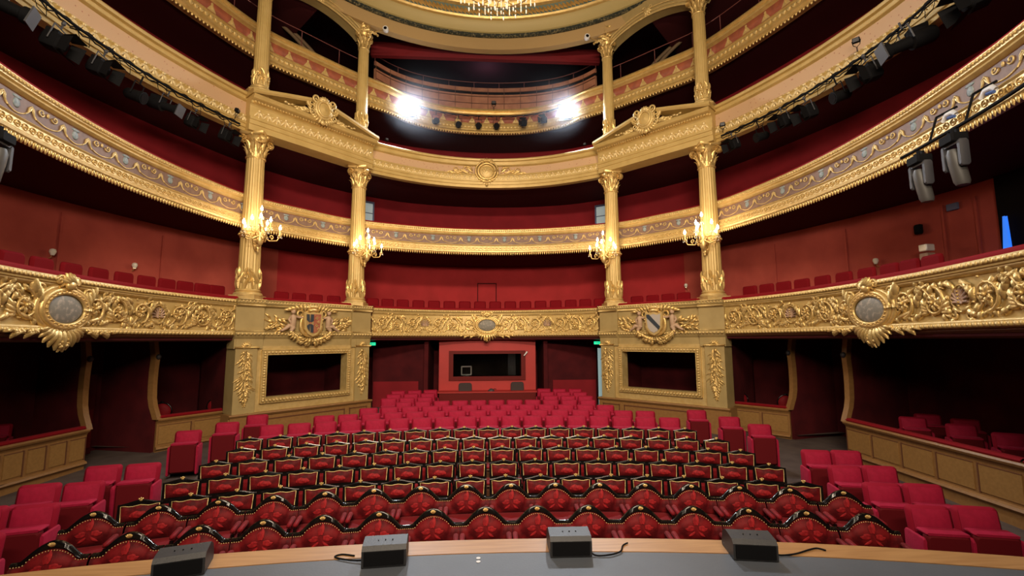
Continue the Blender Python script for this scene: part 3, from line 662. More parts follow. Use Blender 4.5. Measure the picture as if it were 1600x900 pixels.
# ================= THIRD BALCONY =================
def leafdrop(mb, u, v, w0, s=1.):
    for a in (-2.2, -pi/2, -.94): leaf(mb, u, v+.07*s, a, .13*s, .026*s, .05, 0, w0, 3)
    mb.ell((u, v+.075*s, w0+.03), (.028*s, .028*s, .025), 6, 4)
for s0, s1, where in bays(C3):
    if 'between' in where: continue
    t = thing('speckled_balcony_front', 'beige speckled third balcony front, %s' % where, 'balcony', (*C3.at((s0+s1)/2), 7.65)); lo = mkloc(t); S = C3.S()
    if s0 < -9 or s1 > 9: ps = [(-.2, 8.80), (.10, 8.80), (.13, 8.76), (.12, 8.70), (.05, 8.68), (.04, 8.60), (.07, 8.56), (.0, 8.53), (0, 8.14), (.05, 8.12), (.06, 8.08), (.04, 8.05), (.04, 7.93), (.10, 7.90), (.10, 7.84), (.07, 7.83), (.07, 7.74), (.03, 7.73), (.03, 7.64), (-.2, 7.64)]
    else: ps = [(-.2, 8.80), (.10, 8.80), (.13, 8.76), (.12, 8.70), (.05, 8.68), (.04, 8.56), (.07, 8.52), (.0, 8.49), (0, 8.19), (.05, 8.17), (.06, 8.13), (.04, 8.11), (.04, 7.95), (.10, 7.93), (.10, 7.86), (.07, 7.85), (.07, 7.74), (.03, 7.73), (.03, 7.62), (-.2, 7.62)]
    pa = (8.15, 8.52) if abs(s0+s1) > 1 else (8.20, 8.48)
    mesh_obj('parapet', lo(sweep(C3, s0, s1, ps, .2, True)), 'ochre', t, True, 30)
    mesh_obj('speckled_band', lo(sweep(C3, s0, s1, [(-.012, pa[1]), (.006, pa[1]), (.006, pa[0]), (-.012, pa[0])], .2, True)), 'beige', t, True, 30)
    mesh_obj('rail_cushion', lo(sweep(C3, s0, s1, [(.04, 8.80), (.03, 8.83), (-.2, 8.83), (-.22, 8.2), (-.19, 8.2)], .3, True)), 'velvet_rail', t, True)
    mb = MB(); n = int((s1-s0)/.22)
    for i in range(n): leafdrop(mb, s0+(i+.5)*(s1-s0)/n, 7.95, .05, 1.55)
    for i in range(n*3): mb.ell((s0+(i+.5)*(s1-s0)/n/3, 8.10, .06), (.02, .016, .015), 5, 3)
    mesh_obj('leaf_drop_frieze', lo(mb.map(S)), 'gold_light', t, True)
    if abs(s0+s1) < 1:
        mb = MB(); N = 24
        for e, rr in ((1, .04), (1.3, .03), (.72, .02)): mb.tube([(.27*e*cos(2*pi*k/N), 8.27+.29*e*sin(2*pi*k/N), .10) for k in range(N+1)], rr, 6)
        for q in (-1, 1):
            spiral(mb, q*.16, 8.63, .07, 1.3, -pi/2, -q, .02, .12, leaves=False); spiral(mb, q*.62, 8.30, .16, 1.4, 0 if q < 0 else pi, -q, .024, .04); spiral(mb, q*.95, 8.33, .11, 1.3, 0 if q < 0 else pi, q, .02, .03)
            for k in range(12): leaf(mb, q*(.42+.062*k), 8.22+.04*sin(k*2.), (0 if q > 0 else pi)+q*(.6-.11*k+.5*(k % 2)), .24-.008*k, .04, .05, q*.6*(-1)**k, .03, 4)
            for k in range(4): leaf(mb, q*.05*k, 8.0, -pi/2+q*.4*k, .20-.02*k, .04, .07, 0, .10, 4)
        for k in range(5): leaf(mb, 0, 8.60, R(30+30*k), .17, .04, .08, 0, .10, 4)
        mb.ell((0, 8.66, .13), (.08, .06, .05), 8, 5); mb.ell((0, 7.80, .12), (.05, .09, .05), 8, 5)
        mb.map(lambda u, v, w_: S(u*1.28, 8.26+(v-8.26)*1.12, w_*1.1)); gc = mesh_obj('gilt_cartouche', lo(mb), 'gold', t, True)
        mb = MB(); mb.grid([[(.30*q*cos(2*pi*k/N), 8.27+.28*q*sin(2*pi*k/N), .09+.06*(1-q*q)) for k in range(N)] for q in (.02, .5, .8, 1)], cv=True); mesh_obj('cartouche_field', lo(mb.map(S)), 'ochre', gc, True)
        mb = MB()
        for q in (-1, 1): spiral(mb, q*.10, 8.30, .08, 1.3, 0 if q > 0 else pi, q, .014, .14, leaves=False); leaf(mb, q*.02, 8.16, pi/2+q*.8, .12, .03, .03, 0, .13)
        mesh_obj('cartouche_carving', lo(mb.map(S)), 'gold', gc, True)
# straight entablatures with broken pediments
for sg in (-1, 1):
    F = FAC[sg]; P = F.P; sd = SIDE[sg]; UI = FL
    t = thing('pedimented_entablature', 'gilded entablature with broken pediment and cartouche across the %s column pair' % sd, 'entablature', P(UI/2, 7.6, 0)); lo = mkloc(t)
    mb = fac_prof(F, -.34, UI+.34, [(-.45, 8.62), (.52, 8.62), (.55, 8.56), (.50, 8.50), (.36, 8.46), (.36, 8.40), (.30, 8.38), (.27, 8.34), (.27, 8.02), (.33, 8.0), (.33, 7.93), (.30, 7.92), (.30, 7.80), (.27, 7.79), (.27, 7.62), (-.3, 7.62)])
    mesh_obj('entablature', lo(mb), 'ochre', t)
    mb = MB(); n = 46
    for i in range(n): mb.bbox(-.30+(UI+.6)*(i+.2)/n, -.30+(UI+.6)*(i+.8)/n, 8.40, 8.455, .34, .43)
    mesh_obj('dentils', lo(mb.map(P)), 'gold', t)
    mb = MB(); n = 15
    for i in range(n):
        u = -.22+(UI+.44)*(i+.5)/n; leafdrop(mb, u, 8.10, .27, 1.7); mb.ell((u, 8.10, .30), (.03, .05, .03), 6, 4); mb.ell((u+(UI+.44)/n/2, 8.18, .28), (.05, .025, .015), 8, 3)
    mesh_obj('frieze_ornament', lo(mb.map(P)), 'gold_light', t, True)
    mb = MB()
    for q, ub in ((1, -.38), (-1, UI+.38)):   # raking cornices ending in volutes
        ue = UI/2-q*.40; rows = []
        for k in range(13):
            a = k/12; u = ub+(ue-ub)*a; z = 8.62+.40*a**1.25+.03*sin(pi*a)
            rows.append([(u, z, -.1), (u, z, .52), (u, z+.05, .57), (u, z+.13, .55), (u, z+.14, -.1)])
        mb.grid(rows, cv=True); m = 5; b0 = len(mb.v)-13*m; mb.f += [tuple(b0+i for i in range(m)), tuple(b0+12*m+i for i in reversed(range(m)))]
        spiral(mb, ue+q*.02, 9.02, .14, 1.5, -pi/2, -q, .045, .50, leaves=False)
    mb.bbox(-.1, UI+.1, 8.6, 8.66, -.1, .3); mesh_obj('broken_pediment', lo(mb.map(P)), 'ochre', t, True, 35)
    mb = MB(); c = UI/2; N = 24
    for e, rr, w_ in ((1, .035, .62), (1.28, .05, .58), (1.55, .03, .54)): mb.tube([(c+.20*e*cos(2*pi*k/N), 8.90+.24*e*sin(2*pi*k/N), w_) for k in range(N+1)], rr, 6)
    for q in (-1, 1):
        spiral(mb, c+q*.27, 9.16, .12, 1.3, -pi/2, q, .035, .60, leaves=False); spiral(mb, c+q*.36, 8.72, .13, 1.4, pi/2, q, .035, .56, leaves=False)
        for k in range(9): leaf(mb, c+q*(.25+.06*k), 8.66+.02*(k % 3), (0 if q > 0 else pi)+q*(.7-.2*k+.6*(k % 2)), .28-.01*k, .05, .08, q*.5*(-1)**k, .46, 4)
        for k in range(5): leaf(mb, c+q*.06*k, 8.62, -pi/2+q*.35*k, .24-.02*k, .05, .09, 0, .54, 4)
        for k in range(8): mb.ell((c+q*(.45+.10*k), 8.69+.03*(k % 2), .48), (.06, .04, .04), 6, 4)
    for k in range(7): leaf(mb, c, 9.12, R(15+25*k), .2, .05, .10, 0, .58, 4)
    mb.ell((c, 8.48, .56), (.10, .09, .06), 10, 6); mb.ell((c, 9.20, .62), (.12, .08, .06), 10, 6)
    mb.map(P); k1 = mesh_obj('pediment_cartouche', lo(mb), 'gold_pale', t, True)
    mb = MB(); mb.grid([[(c+.20*q*cos(2*pi*k/N), 8.90+.24*q*sin(2*pi*k/N), .60+.05*(1-q)) for k in range(N)] for q in (.02, .6, 1)], cv=True); mesh_obj('cartouche_field', lo(mb.map(P)), 'ochre', k1, True)
    # parapet plinth band behind the pediment carrying the upper columns
    mesh_obj('blocking_course', lo(fac_prof(F, -.1, UI+.1, [(-.4, 8.94), (.14, 8.94), (.15, 8.88), (.08, 8.86), (.08, 8.6), (-.4, 8.6)])), 'ochre', t)
# ================= FOURTH BALCONY =================
for s0, s1, where in bays(C4):
    t = thing('terracotta_balcony_front', 'terracotta and gilt fourth balcony front, %s' % where, 'balcony', (*C4.at((s0+s1)/2), 10.2)); lo = mkloc(t); S = C4.S()
    mesh_obj('parapet', lo(sweep(C4, s0, s1, [(-.15, 11.32), (.10, 11.32), (.13, 11.26), (.07, 11.22), (.11, 11.15), (.10, 11.09), (.03, 11.06), (0, 11.04), (0, 10.72), (.04, 10.70), (.05, 10.66), (.03, 10.64), (.05, 10.46), (.10, 10.43), (.10, 10.37), (.05, 10.33), (.05, 10.27), (-.15, 10.27)], .2, True)), 'gold', t, True, 30)
    mesh_obj('terracotta_panel', lo(sweep(C4, s0, s1, [(-.012, 11.03), (.006, 11.03), (.006, 10.73), (-.012, 10.73)], .2, True)), 'terra', t, True)
    mb = MB(); n = int((s1-s0)/.15)
    for i in range(n):
        u = s0+(i+.5)*(s1-s0)/n
        for a in (pi/2-.6, pi/2, pi/2+.6): leaf(mb, u, 10.49, a, .13, .026, .04, 0, .045, 3)
    mesh_obj('palmette_band', lo(mb.map(S)), 'gold_pale', t, True)
    mb = MB(); n = int((s1-s0)/.11)
    for i in range(n): mb.ell((s0+(i+.5)*(s1-s0)/n, 10.25, .05), (.035, .06, .03), 6, 4)
    mesh_obj('drop_fringe', lo(mb.map(S)), 'gold', t, True)
    n = max(1, round((s1-s0)/.62)); st = (s1-s0)/n
    for i in range(n):
        u = s0+st*i; mb = MB()
        mb.v += [(u-.14, 10.74, .01), (u+.14, 10.74, .01), (u+.02, 10.93, .02), (u-.02, 10.93, .02)]; b = len(mb.v)-4; mb.f.append((b, b+1, b+2, b+3)); mb.ell((u, 10.95, .015), (.04, .05, .015), 8, 3); leaf(mb, u, 10.78, pi/2, .14, .03, .04, 0, .015)
        mesh_obj('pointed_motif', lo(mb.map(S)), 'gold_pale', t, True, 30)
    # pipe guard rail above the parapet
    mb = MB(); n = max(2, int((s1-s0)/.4)); zz = 12.0
    mb.tube([S(s0+(s1-s0)*k/n, zz, -.12) for k in range(n+1)], .016, 6); k = s0+.3
    while k < s1: mb.tube([S(k, 11.3, -.12), S(k, zz, -.12)], .014, 5); k += 1.35
    if abs(s0+s1) > 1: mesh_obj('guard_rail', lo(mb), 'pipe', t, True)
# ================= COLUMNS =================
def capital(mb, z0, h, r):
    mb.lathe([(r*1.02, z0-.05), (r*1.15, z0-.03), (r*1.15, z0), (r*.98, z0+.02), (r*.98, z0+h*.5), (r*1.15, z0+h*.8), (r*1.35, z0+h*.86)], n=24)
    for row, (zz, hh, n, ph) in enumerate(((z0+.01, h*.42, 8, 0), (z0+h*.20, h*.46, 8, pi/8))):
        for k in range(n):
            m = MB(); leaf(m, 0, 0, pi/2, hh, r*.36, r*.16, 0, 0, 6); a = 2*pi*k/n+ph
            def fm(u, v, w_, a=a, hh=hh, zz=zz):
                q = v/hh; rr = r*1.0+w_+r*.62*max(0, q-.35)**2*2.2; z = zz+v-max(0, q-.82)*hh*.5
                return ((rr)*cos(a)-u*sin(a), rr*sin(a)+u*cos(a), z)
            mb.join(m.map(fm))
    for k in range(4):
        a = pi/4+k*pi/2
        for q in (-1, 1):
            m = MB(); spiral(m, 0, 0, r*.50, 1.5, -pi/2, q, r*.13, 0, leaves=False)
            b = a+q*.22
            m.map(lambda u, v, w_, b=b, a=a: (r*1.60*cos(a)+u*cos(a)*.9-(w_*2+q*.03)*sin(a)*1., r*1.60*sin(a)+u*sin(a)*.9+(w_*2+q*.03)*cos(a), z0+h*.72+v*.9)); mb.join(m)
        mb.tube([(r*cos(a), r*sin(a), z0+h*.45), (r*1.2*cos(a), r*1.2*sin(a), z0+h*.66), (r*1.55*cos(a), r*1.55*sin(a), z0+h*.88)], [r*.09, r*.12, r*.10], 5)
        b = a+pi/4; mb.ell((r*1.30*cos(b), r*1.30*sin(b), z0+h*.90), (r*.22,)*3, 8, 5)
        for q in (-1, 1): m = MB(); spiral(m, 0, 0, r*.2, 1.2, -pi/2, -q, r*.06, 0, leaves=False); mb.join(m.map(lambda u, v, w_, b=b+q*.2: (r*1.2*cos(b)-u*sin(b), r*1.2*sin(b)+u*cos(b), z0+h*.66+v)))
    # abacus with concave sides
    pts = []
    for k in range(4):
        a = pi/4+k*pi/2; b = a+pi/4
        pts += [(r*2.0*cos(a-.07), r*2.0*sin(a-.07)), (r*2.0*cos(a+.07), r*2.0*sin(a+.07)), (r*1.25*cos(b), r*1.25*sin(b))]
    m = len(pts); mb.grid([[(x*sc, y*sc, z) for x, y in pts] for z, sc in ((z0+h*.88, .92), (z0+h*.92, 1), (z0+h, 1.0))], cv=True)
    b0 = len(mb.v)-3*m; mb.f += [tuple(b0+i for i in reversed(range(m))), tuple(b0+2*m+i for i in range(m))]
def flutes(n=20):
    return lambda a, z: 1-.055*max(0., cos(n*a))**.6 if cos(n*a) > 0 else 1.
def collar(mb, z0, h, r, n=9, seed=0):
    rnd = random.Random(seed)
    for row in range(3):
        for k in range(n):
            a = 2*pi*(k+.5*(row % 2))/n; m = MB(); hh = h*(.55-.05*row); leaf(m, 0, 0, pi/2+rnd.uniform(-.25, .25), hh, r*.26, r*.16, rnd.uniform(-.9, .9), 0, 5)
            mb.join(m.map(lambda u, v, w_, a=a, row=row: ((r+.005+w_)*cos(a)-u*sin(a), (r+.005+w_)*sin(a)+u*cos(a), z0+h*.27*row+v)))
    for k in range(n): a = 2*pi*k/n; mb.ell(((r+.03)*cos(a), (r+.03)*sin(a), z0+h*.35+.1*(k % 2)), (.03, .03, .045), 6, 4)
def column(sg, pt, z0, zc, zt, r0, r1, upper, where):
    nm = ('slim fluted upper column' if upper else 'fluted gilded column')+', '+where
    t = thing('fluted_column', nm, 'column', (pt.x*sg, pt.y, z0))
    mb = MB()
    if upper:
        mb.lathe([(.36, 0), (.36, .02), (.34, .24), (.38, .27), (.38, .31), (.01, .31)], n=8, a0=pi/8, a1=2*pi+pi/8)
        mb.lathe([(r0*1.45, .30), (r0*1.5, .34), (r0*1.4, .38), (r0*1.2, .40), (r0*1.3, .44), (r0*1.15, .47), (r0, .49)], n=24); zb = .49
    else:
        mb.box((0, 0, .05), (.70, .70, .14)); mb.lathe([(r0*1.3, .10), (r0*1.34, .15), (r0*1.25, .19), (r0*1.1, .21), (r0*1.2, .25), (r0*1.08, .28), (r0, .30)], n=28); zb = .30
    mesh_obj('base', mb, 'gold_pale', t, True, 40)
    mb = MB(); H = zc-z0; fl = flutes(18)
    zs = [zb+(H-zb)*k/6 for k in range(7)]
    mb.lathe([(r0+(r1-r0)*(z-zb)/(H-zb), z) for z in zs], n=144, mod=fl); mesh_obj('shaft', mb, 'ochre', t, True, 50)
    mb = MB(); capital(mb, H, zt-zc, r1); mesh_obj('capital', mb, 'gold', t, True, 60)
    mb = MB(); collar(mb, zb, .62 if not upper else .55, r0*1.0, 9, int(pt.x*10)+sg); mesh_obj('leaf_collar', mb, 'gold', t, True, 60)
    if not upper:
        zr = 4.62-z0; rr = r0+(r1-r0)*.45; mb = MB(); mb.lathe([(rr, -.09), (rr+.035, -.08), (rr+.02, -.05), (rr+.045, -.03), (rr+.045, .03), (rr+.02, .05), (rr+.035, .08), (rr, .09)], (0, 0, zr), 28)
        for k in range(16): a = 2*pi*k/16; mb.ell(((rr+.045)*cos(a), (rr+.045)*sin(a), zr), (.03, .03, .025), 6, 4)
        mesh_obj('ring_band', mb, 'gold', t, True, 40)
for sg in (-1, 1):
    for pt, nm, k in ((OUT, 'outer', 1.), (INN, 'inner', .95)):
        column(sg, pt, 2.76, 6.90, 7.62, .285*k, .235*k, False, '%s of the %s pair, carrying a lit candelabra' % (nm, SIDE[sg]))
        column(sg, pt, 8.62, 12.05, 12.72, .205*k, .185*k, True, '%s of the %s pair, standing on the entablature' % (nm, SIDE[sg]))
# arches over the upper columns
for sg in (-1, 1):
    F = FAC[sg]; P = F.P
    for (ua, ub, nm) in ((0, FL, 'between the %s upper columns' % SIDE[sg]), (-3.6, 0, 'outside the %s upper columns' % SIDE[sg])):
        if ua < 0:
            o = Vector(F.P(0, 0, 0)); th = atan2(F.d.y, F.d.x)+sg*.42*(-1 if sg > 0 else -1)*-1
            q = Vector((o.x+sg*.9, o.y-3.3)); d = (q.xy-o.xy).normalized(); nn = Vector((-d.y, d.x)); 
            if nn.x*sg > 0: nn = -nn
            def P2(u, v, w_, o=o, d=d, nn=nn): return (o.x+d.x*(-u)+nn.x*w_, o.y+d.y*(-u)+nn.y*w_, v)
            PP = P2
        else: PP = P
        t = thing('gilded_arch', 'shallow gilded arch %s under the ceiling ring' % nm, 'arch', PP((ua+ub)/2, 12.7, 0)); lo = mkloc(t); N = 20; L = ub-ua
        def zi(a): return 12.45+.42*sin(pi*a)**.75
        mb = MB(); mb.grid([[PP(ua+.12+(L-.24)*k/N, z, w_) for z, w_ in ((13.5, .02), (zi(k/N), .02), (zi(k/N), -.35), (13.5, -.35))] for k in range(N+1)], cv=True)
        mesh_obj('spandrel', lo(mb), 'cream', t)
        mb = MB()
        for dz, rr, w_ in ((.02, .035, .05), (.14, .02, .04), (.26, .028, .05)): mb.tube([PP(ua+.15+(L-.3)*k/N, zi(k/N)+dz, w_) for k in range(N+1)], rr, 6)
        mesh_obj('arch_moulding', lo(mb), 'gold_pale', t, True)
        mb = MB(); c = (ua+ub)/2; z = zi(.5)+.14
        for k in range(8): leaf(mb, c, z, 2*pi*k/8, .17, .05, .09, 0, .06, 4)
        mb.ell((c, z, .1), (.08, .10, .06), 8, 5)
        for q in (-1, 1): spiral(mb, c+q*.12, z+.15, .07, 1.3, 0, q, .02, .08, leaves=False)
        mesh_obj('keystone_ornament', lo(mb.map(PP)), 'gold_pale', t, True)
    t = thing('bracket_ornament', 'gilded scroll bracket above the inner upper capital, '+SIDE[sg]+' side', 'bracket', P(FL, 12.72, 0)); lo = mkloc(t)
    mb = MB()
    mb.bbox(FL-.16, FL+.16, 12.72, 13.3, -.1, .12)
    for k in range(9): leaf(mb, FL+random.uniform(-.12, .12), 12.78+.06*k, -pi/2+random.uniform(-1.2, 1.2), .22, .05, .09, random.uniform(-1, 1), .12, 4)
    spiral(mb, FL, 13.2, .12, 1.5, -pi/2, 1, .035, .14, leaves=False); spiral(mb, FL, 12.86, .10, 1.5, pi/2, -1, .03, .14, leaves=False)
    for k in range(5): mb.ell((FL+.18+.07*k, 12.80+.02*(k % 2), .14), (.05, .05, .05), 7, 4)
    mesh_obj('scroll', lo(mb.map(P)), 'gold', t, True)
# top gallery: boarded front, rail and slats
CA = Curve([(0, 19.45), (1.7, 19.3), (3.0, 18.9), (3.9, 18.3), (4.5, 17.6)])
t = thing('boarded_gallery_front', 'salmon boarded front of the top gallery with pipe rail, above the row of spotlights', 'gallery front', (0, 19.45, 11.3)); lo = mkloc(t); e = CA.L-.1
mesh_obj('boarding', lo(sweep(CA, -e, e, [(0, 11.3), (.03, 11.9), (0, 12.35), (-.02, 12.72), (-.1, 12.72), (-.1, 11.3)], .2, True)), 'amph_wood', t, True, 30)
mb = MB()
for z, w_ in ((11.62, .03), (11.95, .045), (12.28, .03), (12.5, .02)): mb.join(sweep(CA, -e, e, [(w_-.02, z), (w_+.012, z), (w_+.012, z+.022), (w_-.02, z+.022)], .2, True))
k = -e
while k < e: mb.tube([CA.S()(k, 11.3, .05), CA.S()(k, 11.9, .055), CA.S()(k, 12.7, .02)], .012, 5); k += .72
mesh_obj('battens', lo(mb), 'wood_dark', t)
mb = MB(); N = 30; mb.tube([CA.S()(-e+2*e*k/N, 12.98, -.05) for k in range(N+1)], .018, 6); k = -e
while k <= e: mb.tube([CA.S()(k, 12.6, -.05), CA.S()(k, 12.98, -.05)], .015, 5); k += 2*e/9
mesh_obj('pipe_rail', lo(mb), 'pipe', t, True)
struct('floor', poly_between(CA, Curve([(0, 24), (4.5, 24)]), 12.5, thick=.1), 'void', label='floor of the top gallery')
# pale curved ribs in the dark side bays of the top tier
for sg in (-1, 1):
    for j, (x, y) in enumerate(((6.1, 17.0), (9.2, 12.6))):
        t = thing('curved_roof_rib', 'dim curved roof rib in the %s gallery, %s' % (SIDE[sg], ('seen through the arch', 'beyond the outer column')[j]), 'roof rib', (sg*x, y, 11.2))
        for dd in (0, .35):
            mb = MB(); mb.tube([(sg*(1.6*a**1.5)-sg*dd*.7, dd-.9*a, 2.2*a**.8-.2) for a in [k/10 for k in range(11)]][::-1], .07, 6); mesh_obj('rib', mb, 'rib', t, True)
# ================= STALLS BOXES =================
def seg_frame(a, b):
    a = Vector(a); b = Vector(b); d = (b-a).normalized(); n = Vector((-d.y, d.x))
    if n.dot(Vector((0, 9))-a) < 0: n = -n
    return a, d, n, (b-a).length
def box_parapet(pts, nm_side, which, label, npan):
    t = thing('box_parapet', label, 'parapet', (*pts[0], -1.3)); lo = mkloc(t); wood = MB(); pan = MB(); cush = MB(); dark = MB()
    for (a, b), n in zip(zip(pts, pts[1:]), npan):
        a, d, nn, L = seg_frame(a, b)
        def P(u, v, w_): q = a+d*u+nn*w_; return (q.x, q.y, v)
        m = len(prof := [(-.12, -.30), (.05, -.30), (.08, -.33), (.06, -.37), (.03, -.38), (.0, -.44), (0, -.98), (.05, -1.0), (.07, -1.04), (.02, -1.08), (.0, -1.10), (0, -1.40), (-.12, -1.40)])
        wood.grid([[P(u, z, w_) for w_, z in prof] for u in (0, L)], cv=True); b0 = len(wood.v)-2*m; wood.f += [tuple(b0+i for i in range(m)), tuple(b0+m+i for i in reversed(range(m)))]
        cush.grid([[P(u, z, w_) for w_, z in [(-.13, -.31), (.02, -.31), (.04, -.27), (.0, -.235), (-.10, -.235), (-.15, -.27)]] for u in (0.02, L-.02)], cv=True)
        for k in range(n):
            u0 = L*k/n+.05; u1 = L*(k+1)/n-.05
            m2 = MB(); m2.bbox(u0, u1, -.92, -.50, 0, .018); m2.v = [P(x, y, z) for x, y, z in [(p[0], 0, 0) for p in []]] or m2.v
            vs = []
            for v in (-.93, -.49):
                for u, w_ in ((u0, 0), (u1, 0), (u1, .016), (u0, .016)): vs.append(P(u, v, w_))
            pan.add(vs, [(3, 2, 1, 0), (4, 5, 6, 7), (0, 1, 5, 4), (1, 2, 6, 5), (2, 3, 7, 6), (3, 0, 4, 7)])
            for q0, q1, r0, r1 in ((u1+.005, u1+.028, -.95, -.47), (u0, u1, -.49, -.478)):
                vs = []
                for v in (r0, r1):
                    for u, w_ in ((q0, 0), (q1, 0), (q1, .02), (q0, .02)): vs.append(P(u, v, w_))
                dark.add(vs, [(3, 2, 1, 0), (4, 5, 6, 7), (0, 1, 5, 4), (1, 2, 6, 5), (2, 3, 7, 6), (3, 0, 4, 7)])
    mesh_obj('panelling', lo(wood), 'wood', t); mesh_obj('field_panels', lo(pan), 'wood_panel', t); mesh_obj('panel_mould', lo(dark), 'wood_dark', t); mesh_obj('rail_cushion', lo(cush), 'velvet_rail', t)
def partition(p, out, nm_side, label, hook=-1):
    t = thing('box_partition', label, 'partition', (p[0], p[1], -1.3)); o = Vector(out).normalized(); pr = [(-.02, -.32), (.03, -.2), (.12, .0), (.17, .2), (.19, .5), (.19, .85), (.17, 1.15), (.20, 1.32), (.26, 1.62)]
    nn = Vector((-o.y, o.x)); mb = MB()
    def Q(d, z, w_): return (o.x*d+nn.x*w_, o.y*d+nn.y*w_, z+1.3)
    mb.grid([[Q(d-.05, z, -.06), Q(d-.05, z, .06), Q(d+.10, z, .06), Q(d+.10, z, -.06)] for d, z in pr], cv=True); mb.f += [(0, 1, 2, 3)]
    mesh_obj('curved_edge_board', mb, 'wood', t, True, 40)
    mb = MB(); mb.grid([[Q(d+.08, z, -.045), Q(d+.08, z, .045), Q(2.4, z, .045), Q(2.4, z, -.045)] for d, z in [(0, -1.25)]+pr], cv=True); mesh_obj('red_lined_panel', mb, 'darkred', t)
    mb = MB(); mb.ell(Q(.10, 1.22, 0), (.06, .06, .07), 8, 6); mesh_obj('corbel_knob', mb, 'grey', t, True)
BX = {1: dict(A=[(7.85, 4.6), (8.08, 6.8), (8.32, 10.6)], B=[(8.22, 12.45), (7.32, 13.62)]), -1: dict(A=[(-8.75, 6.2), (-9.05, 9.0), (-8.86, 11.1)], B=[(-8.22, 12.35), (-7.30, 13.68)])}
for sg in (-1, 1):
    sd = SIDE[sg]
    box_parapet(BX[sg]['A'], sd, 'A', 'long oak panelled parapet with red cushion along the %s stalls boxes' % sd, [3, 5])
    box_parapet(BX[sg]['B'], sd, 'B', 'short oak panelled parapet with red cushion, next to the %s gilded pilaster' % sd, [2])
    partition(BX[sg]['A'][-1], (sg, .25), sd, 'curved oak edged partition on the near side of the %s side doorway' % sd)
    partition(BX[sg]['B'][0], (sg, .25), sd, 'curved oak edged partition on the far side of the %s side doorway' % sd)
    if sg > 0: partition((7.98, 6.0), (sg, .05), sd, 'oak edged partition at the right edge of the view')
    # raised floor and red dado inside the boxes, open door leaf in the passage
    mb = MB(); mb.grid([[(sg*x, y, -1.0), (sg*12.2, y, -1.0)] for y, x in ((4, 8.2), (9, 8.9), (11, 9.1))]); mb.grid([[(sg*8.4, 12.4, -1.0), (sg*12, 12.9, -1.0)], [(sg*7.4, 13.7, -1.0), (sg*9, 15.8, -1.0)]]); struct('floor', mb, 'carpet', label='raised floor of the %s stalls boxes' % sd)
    t = thing('open_door_leaf', 'dark red door leaf standing open in the %s side doorway' % sd, 'door', (sg*9.75, 12.1, -1.1), 0)
    mb = MB(); mb.grid([[(0, 0, .1), (sg*.05, -.5, .1)], [(0, 0, 2.0), (sg*.05, -.5, 2.0)]]); mb = MB(); mb.bbox(-.03, .03, -.45, .25, 0, 1.9); mesh_obj('leaf_panel', mb, 'darkred', t)
    mb = MB(); mb.bbox(-.045, .045, -.40, .20, .15, 1.05); mesh_obj('kick_panel', mb, 'boothframe', t)
# shutters inside right box: slatted vent at the foot of the wall
t = thing('slatted_vent', 'dark slatted vent under the right parapet, at the right edge', 'vent', (7.86, 5.6, -1.34), 0)
mb = MB()
for k in range(16): mb.box((-.03+.0*k, -.9+.12*k, .10), (.02, .05, .22))
mesh_obj('slats', mb, 'wood_dark', t)
# ================= CONTROL BOOTH =================
t = thing('control_booth', 'bright red control booth with wide dark window at the back of the stalls', 'booth', (.05, 18.2, -1.0))
mb = MB(); X0, X1 = -1.87, 1.87; wx0, wx1, wz0, wz1 = -1.32, 1.30, 1.22, 2.08
for a in ((X0, wx0, 0, 2.62), (wx1, X1, 0, 2.62), (wx0, wx1, 0, wz0), (wx0, wx1, wz1, 2.62)): mb.bbox(a[0], a[1], 0, .1, a[2], a[3])
mb.bbox(X0, X0+.1, .1, 1.9, 0, 2.62); mb.bbox(X1-.1, X1, .1, 1.9, 0, 2.62); mesh_obj('wall', mb, 'boothred', t)
mb = MB()
for a in ((wx0-.17, wx0, wz0-.15, wz1+.12), (wx1, wx1+.17, wz0-.15, wz1+.12), (wx0, wx1, wz0-.15, wz0), (wx0, wx1, wz1, wz1+.12)): mb.bbox(a[0], a[1], -.06, .04, a[2], a[3])
wf = mesh_obj('window_frame', mb, 'boothframe', t)
mb = MB(); mb.bbox(wx0, wx1, .75, .80, wz0-.3, wz1+.2); mesh_obj('dark_interior', mb, 'void', t)
mb = MB(); mb.bbox(wx0, wx1, .03, .036, wz0, wz1); g = bpy.data.materials.new('clear_glass'); g.use_nodes = True; b_ = g.node_tree.nodes['Principled BSDF']; b_.inputs['Transmission Weight'].default_value = 1; b_.inputs['Roughness'].default_value = .02; b_.inputs['IOR'].default_value = 1.1; M['clear'] = g
mesh_obj('pane', mb, 'clear', wf)
mb = MB(); mb.bbox(.82, 1.12, .5, .55, wz0, wz1); mesh_obj('curtain', mb, 'grey', t)
mb = MB(); mb.bbox(X0, X1, -.62, -.54, -.2, .66); mb.bbox(X0, X0+.07, -.62, 0, -.2, .66); mb.bbox(X1-.07, X1, -.62, 0, -.2, .66); mesh_obj('desk_front', mb, 'boothframe', t); bpy.data.objects[t.name]
bpy.data.meshes[-1] if False else None
mb = MB(); mb.bbox(X0, X1, -.65, 0, .66, .70); mesh_obj('desk_top', mb, 'boothred', t)
t = thing('computer_monitor', 'pale framed monitor behind the booth window', 'monitor', (-.78, 18.55, .20), .05)
mb = MB(); mb.rbox((0, 0, .22), (.42, .05, .36), .03); mesh_obj('bezel', mb, 'white', t); mb = MB(); mb.rbox((0, -.028, .22), (.33, .012, .27), .01); mesh_obj('screen', mb, 'void', t); mb = MB(); mb.lathe([(.12, 0), (.12, .015), (.03, .03), (.03, .06)], n=12); mesh_obj('stand', mb, 'white', t)
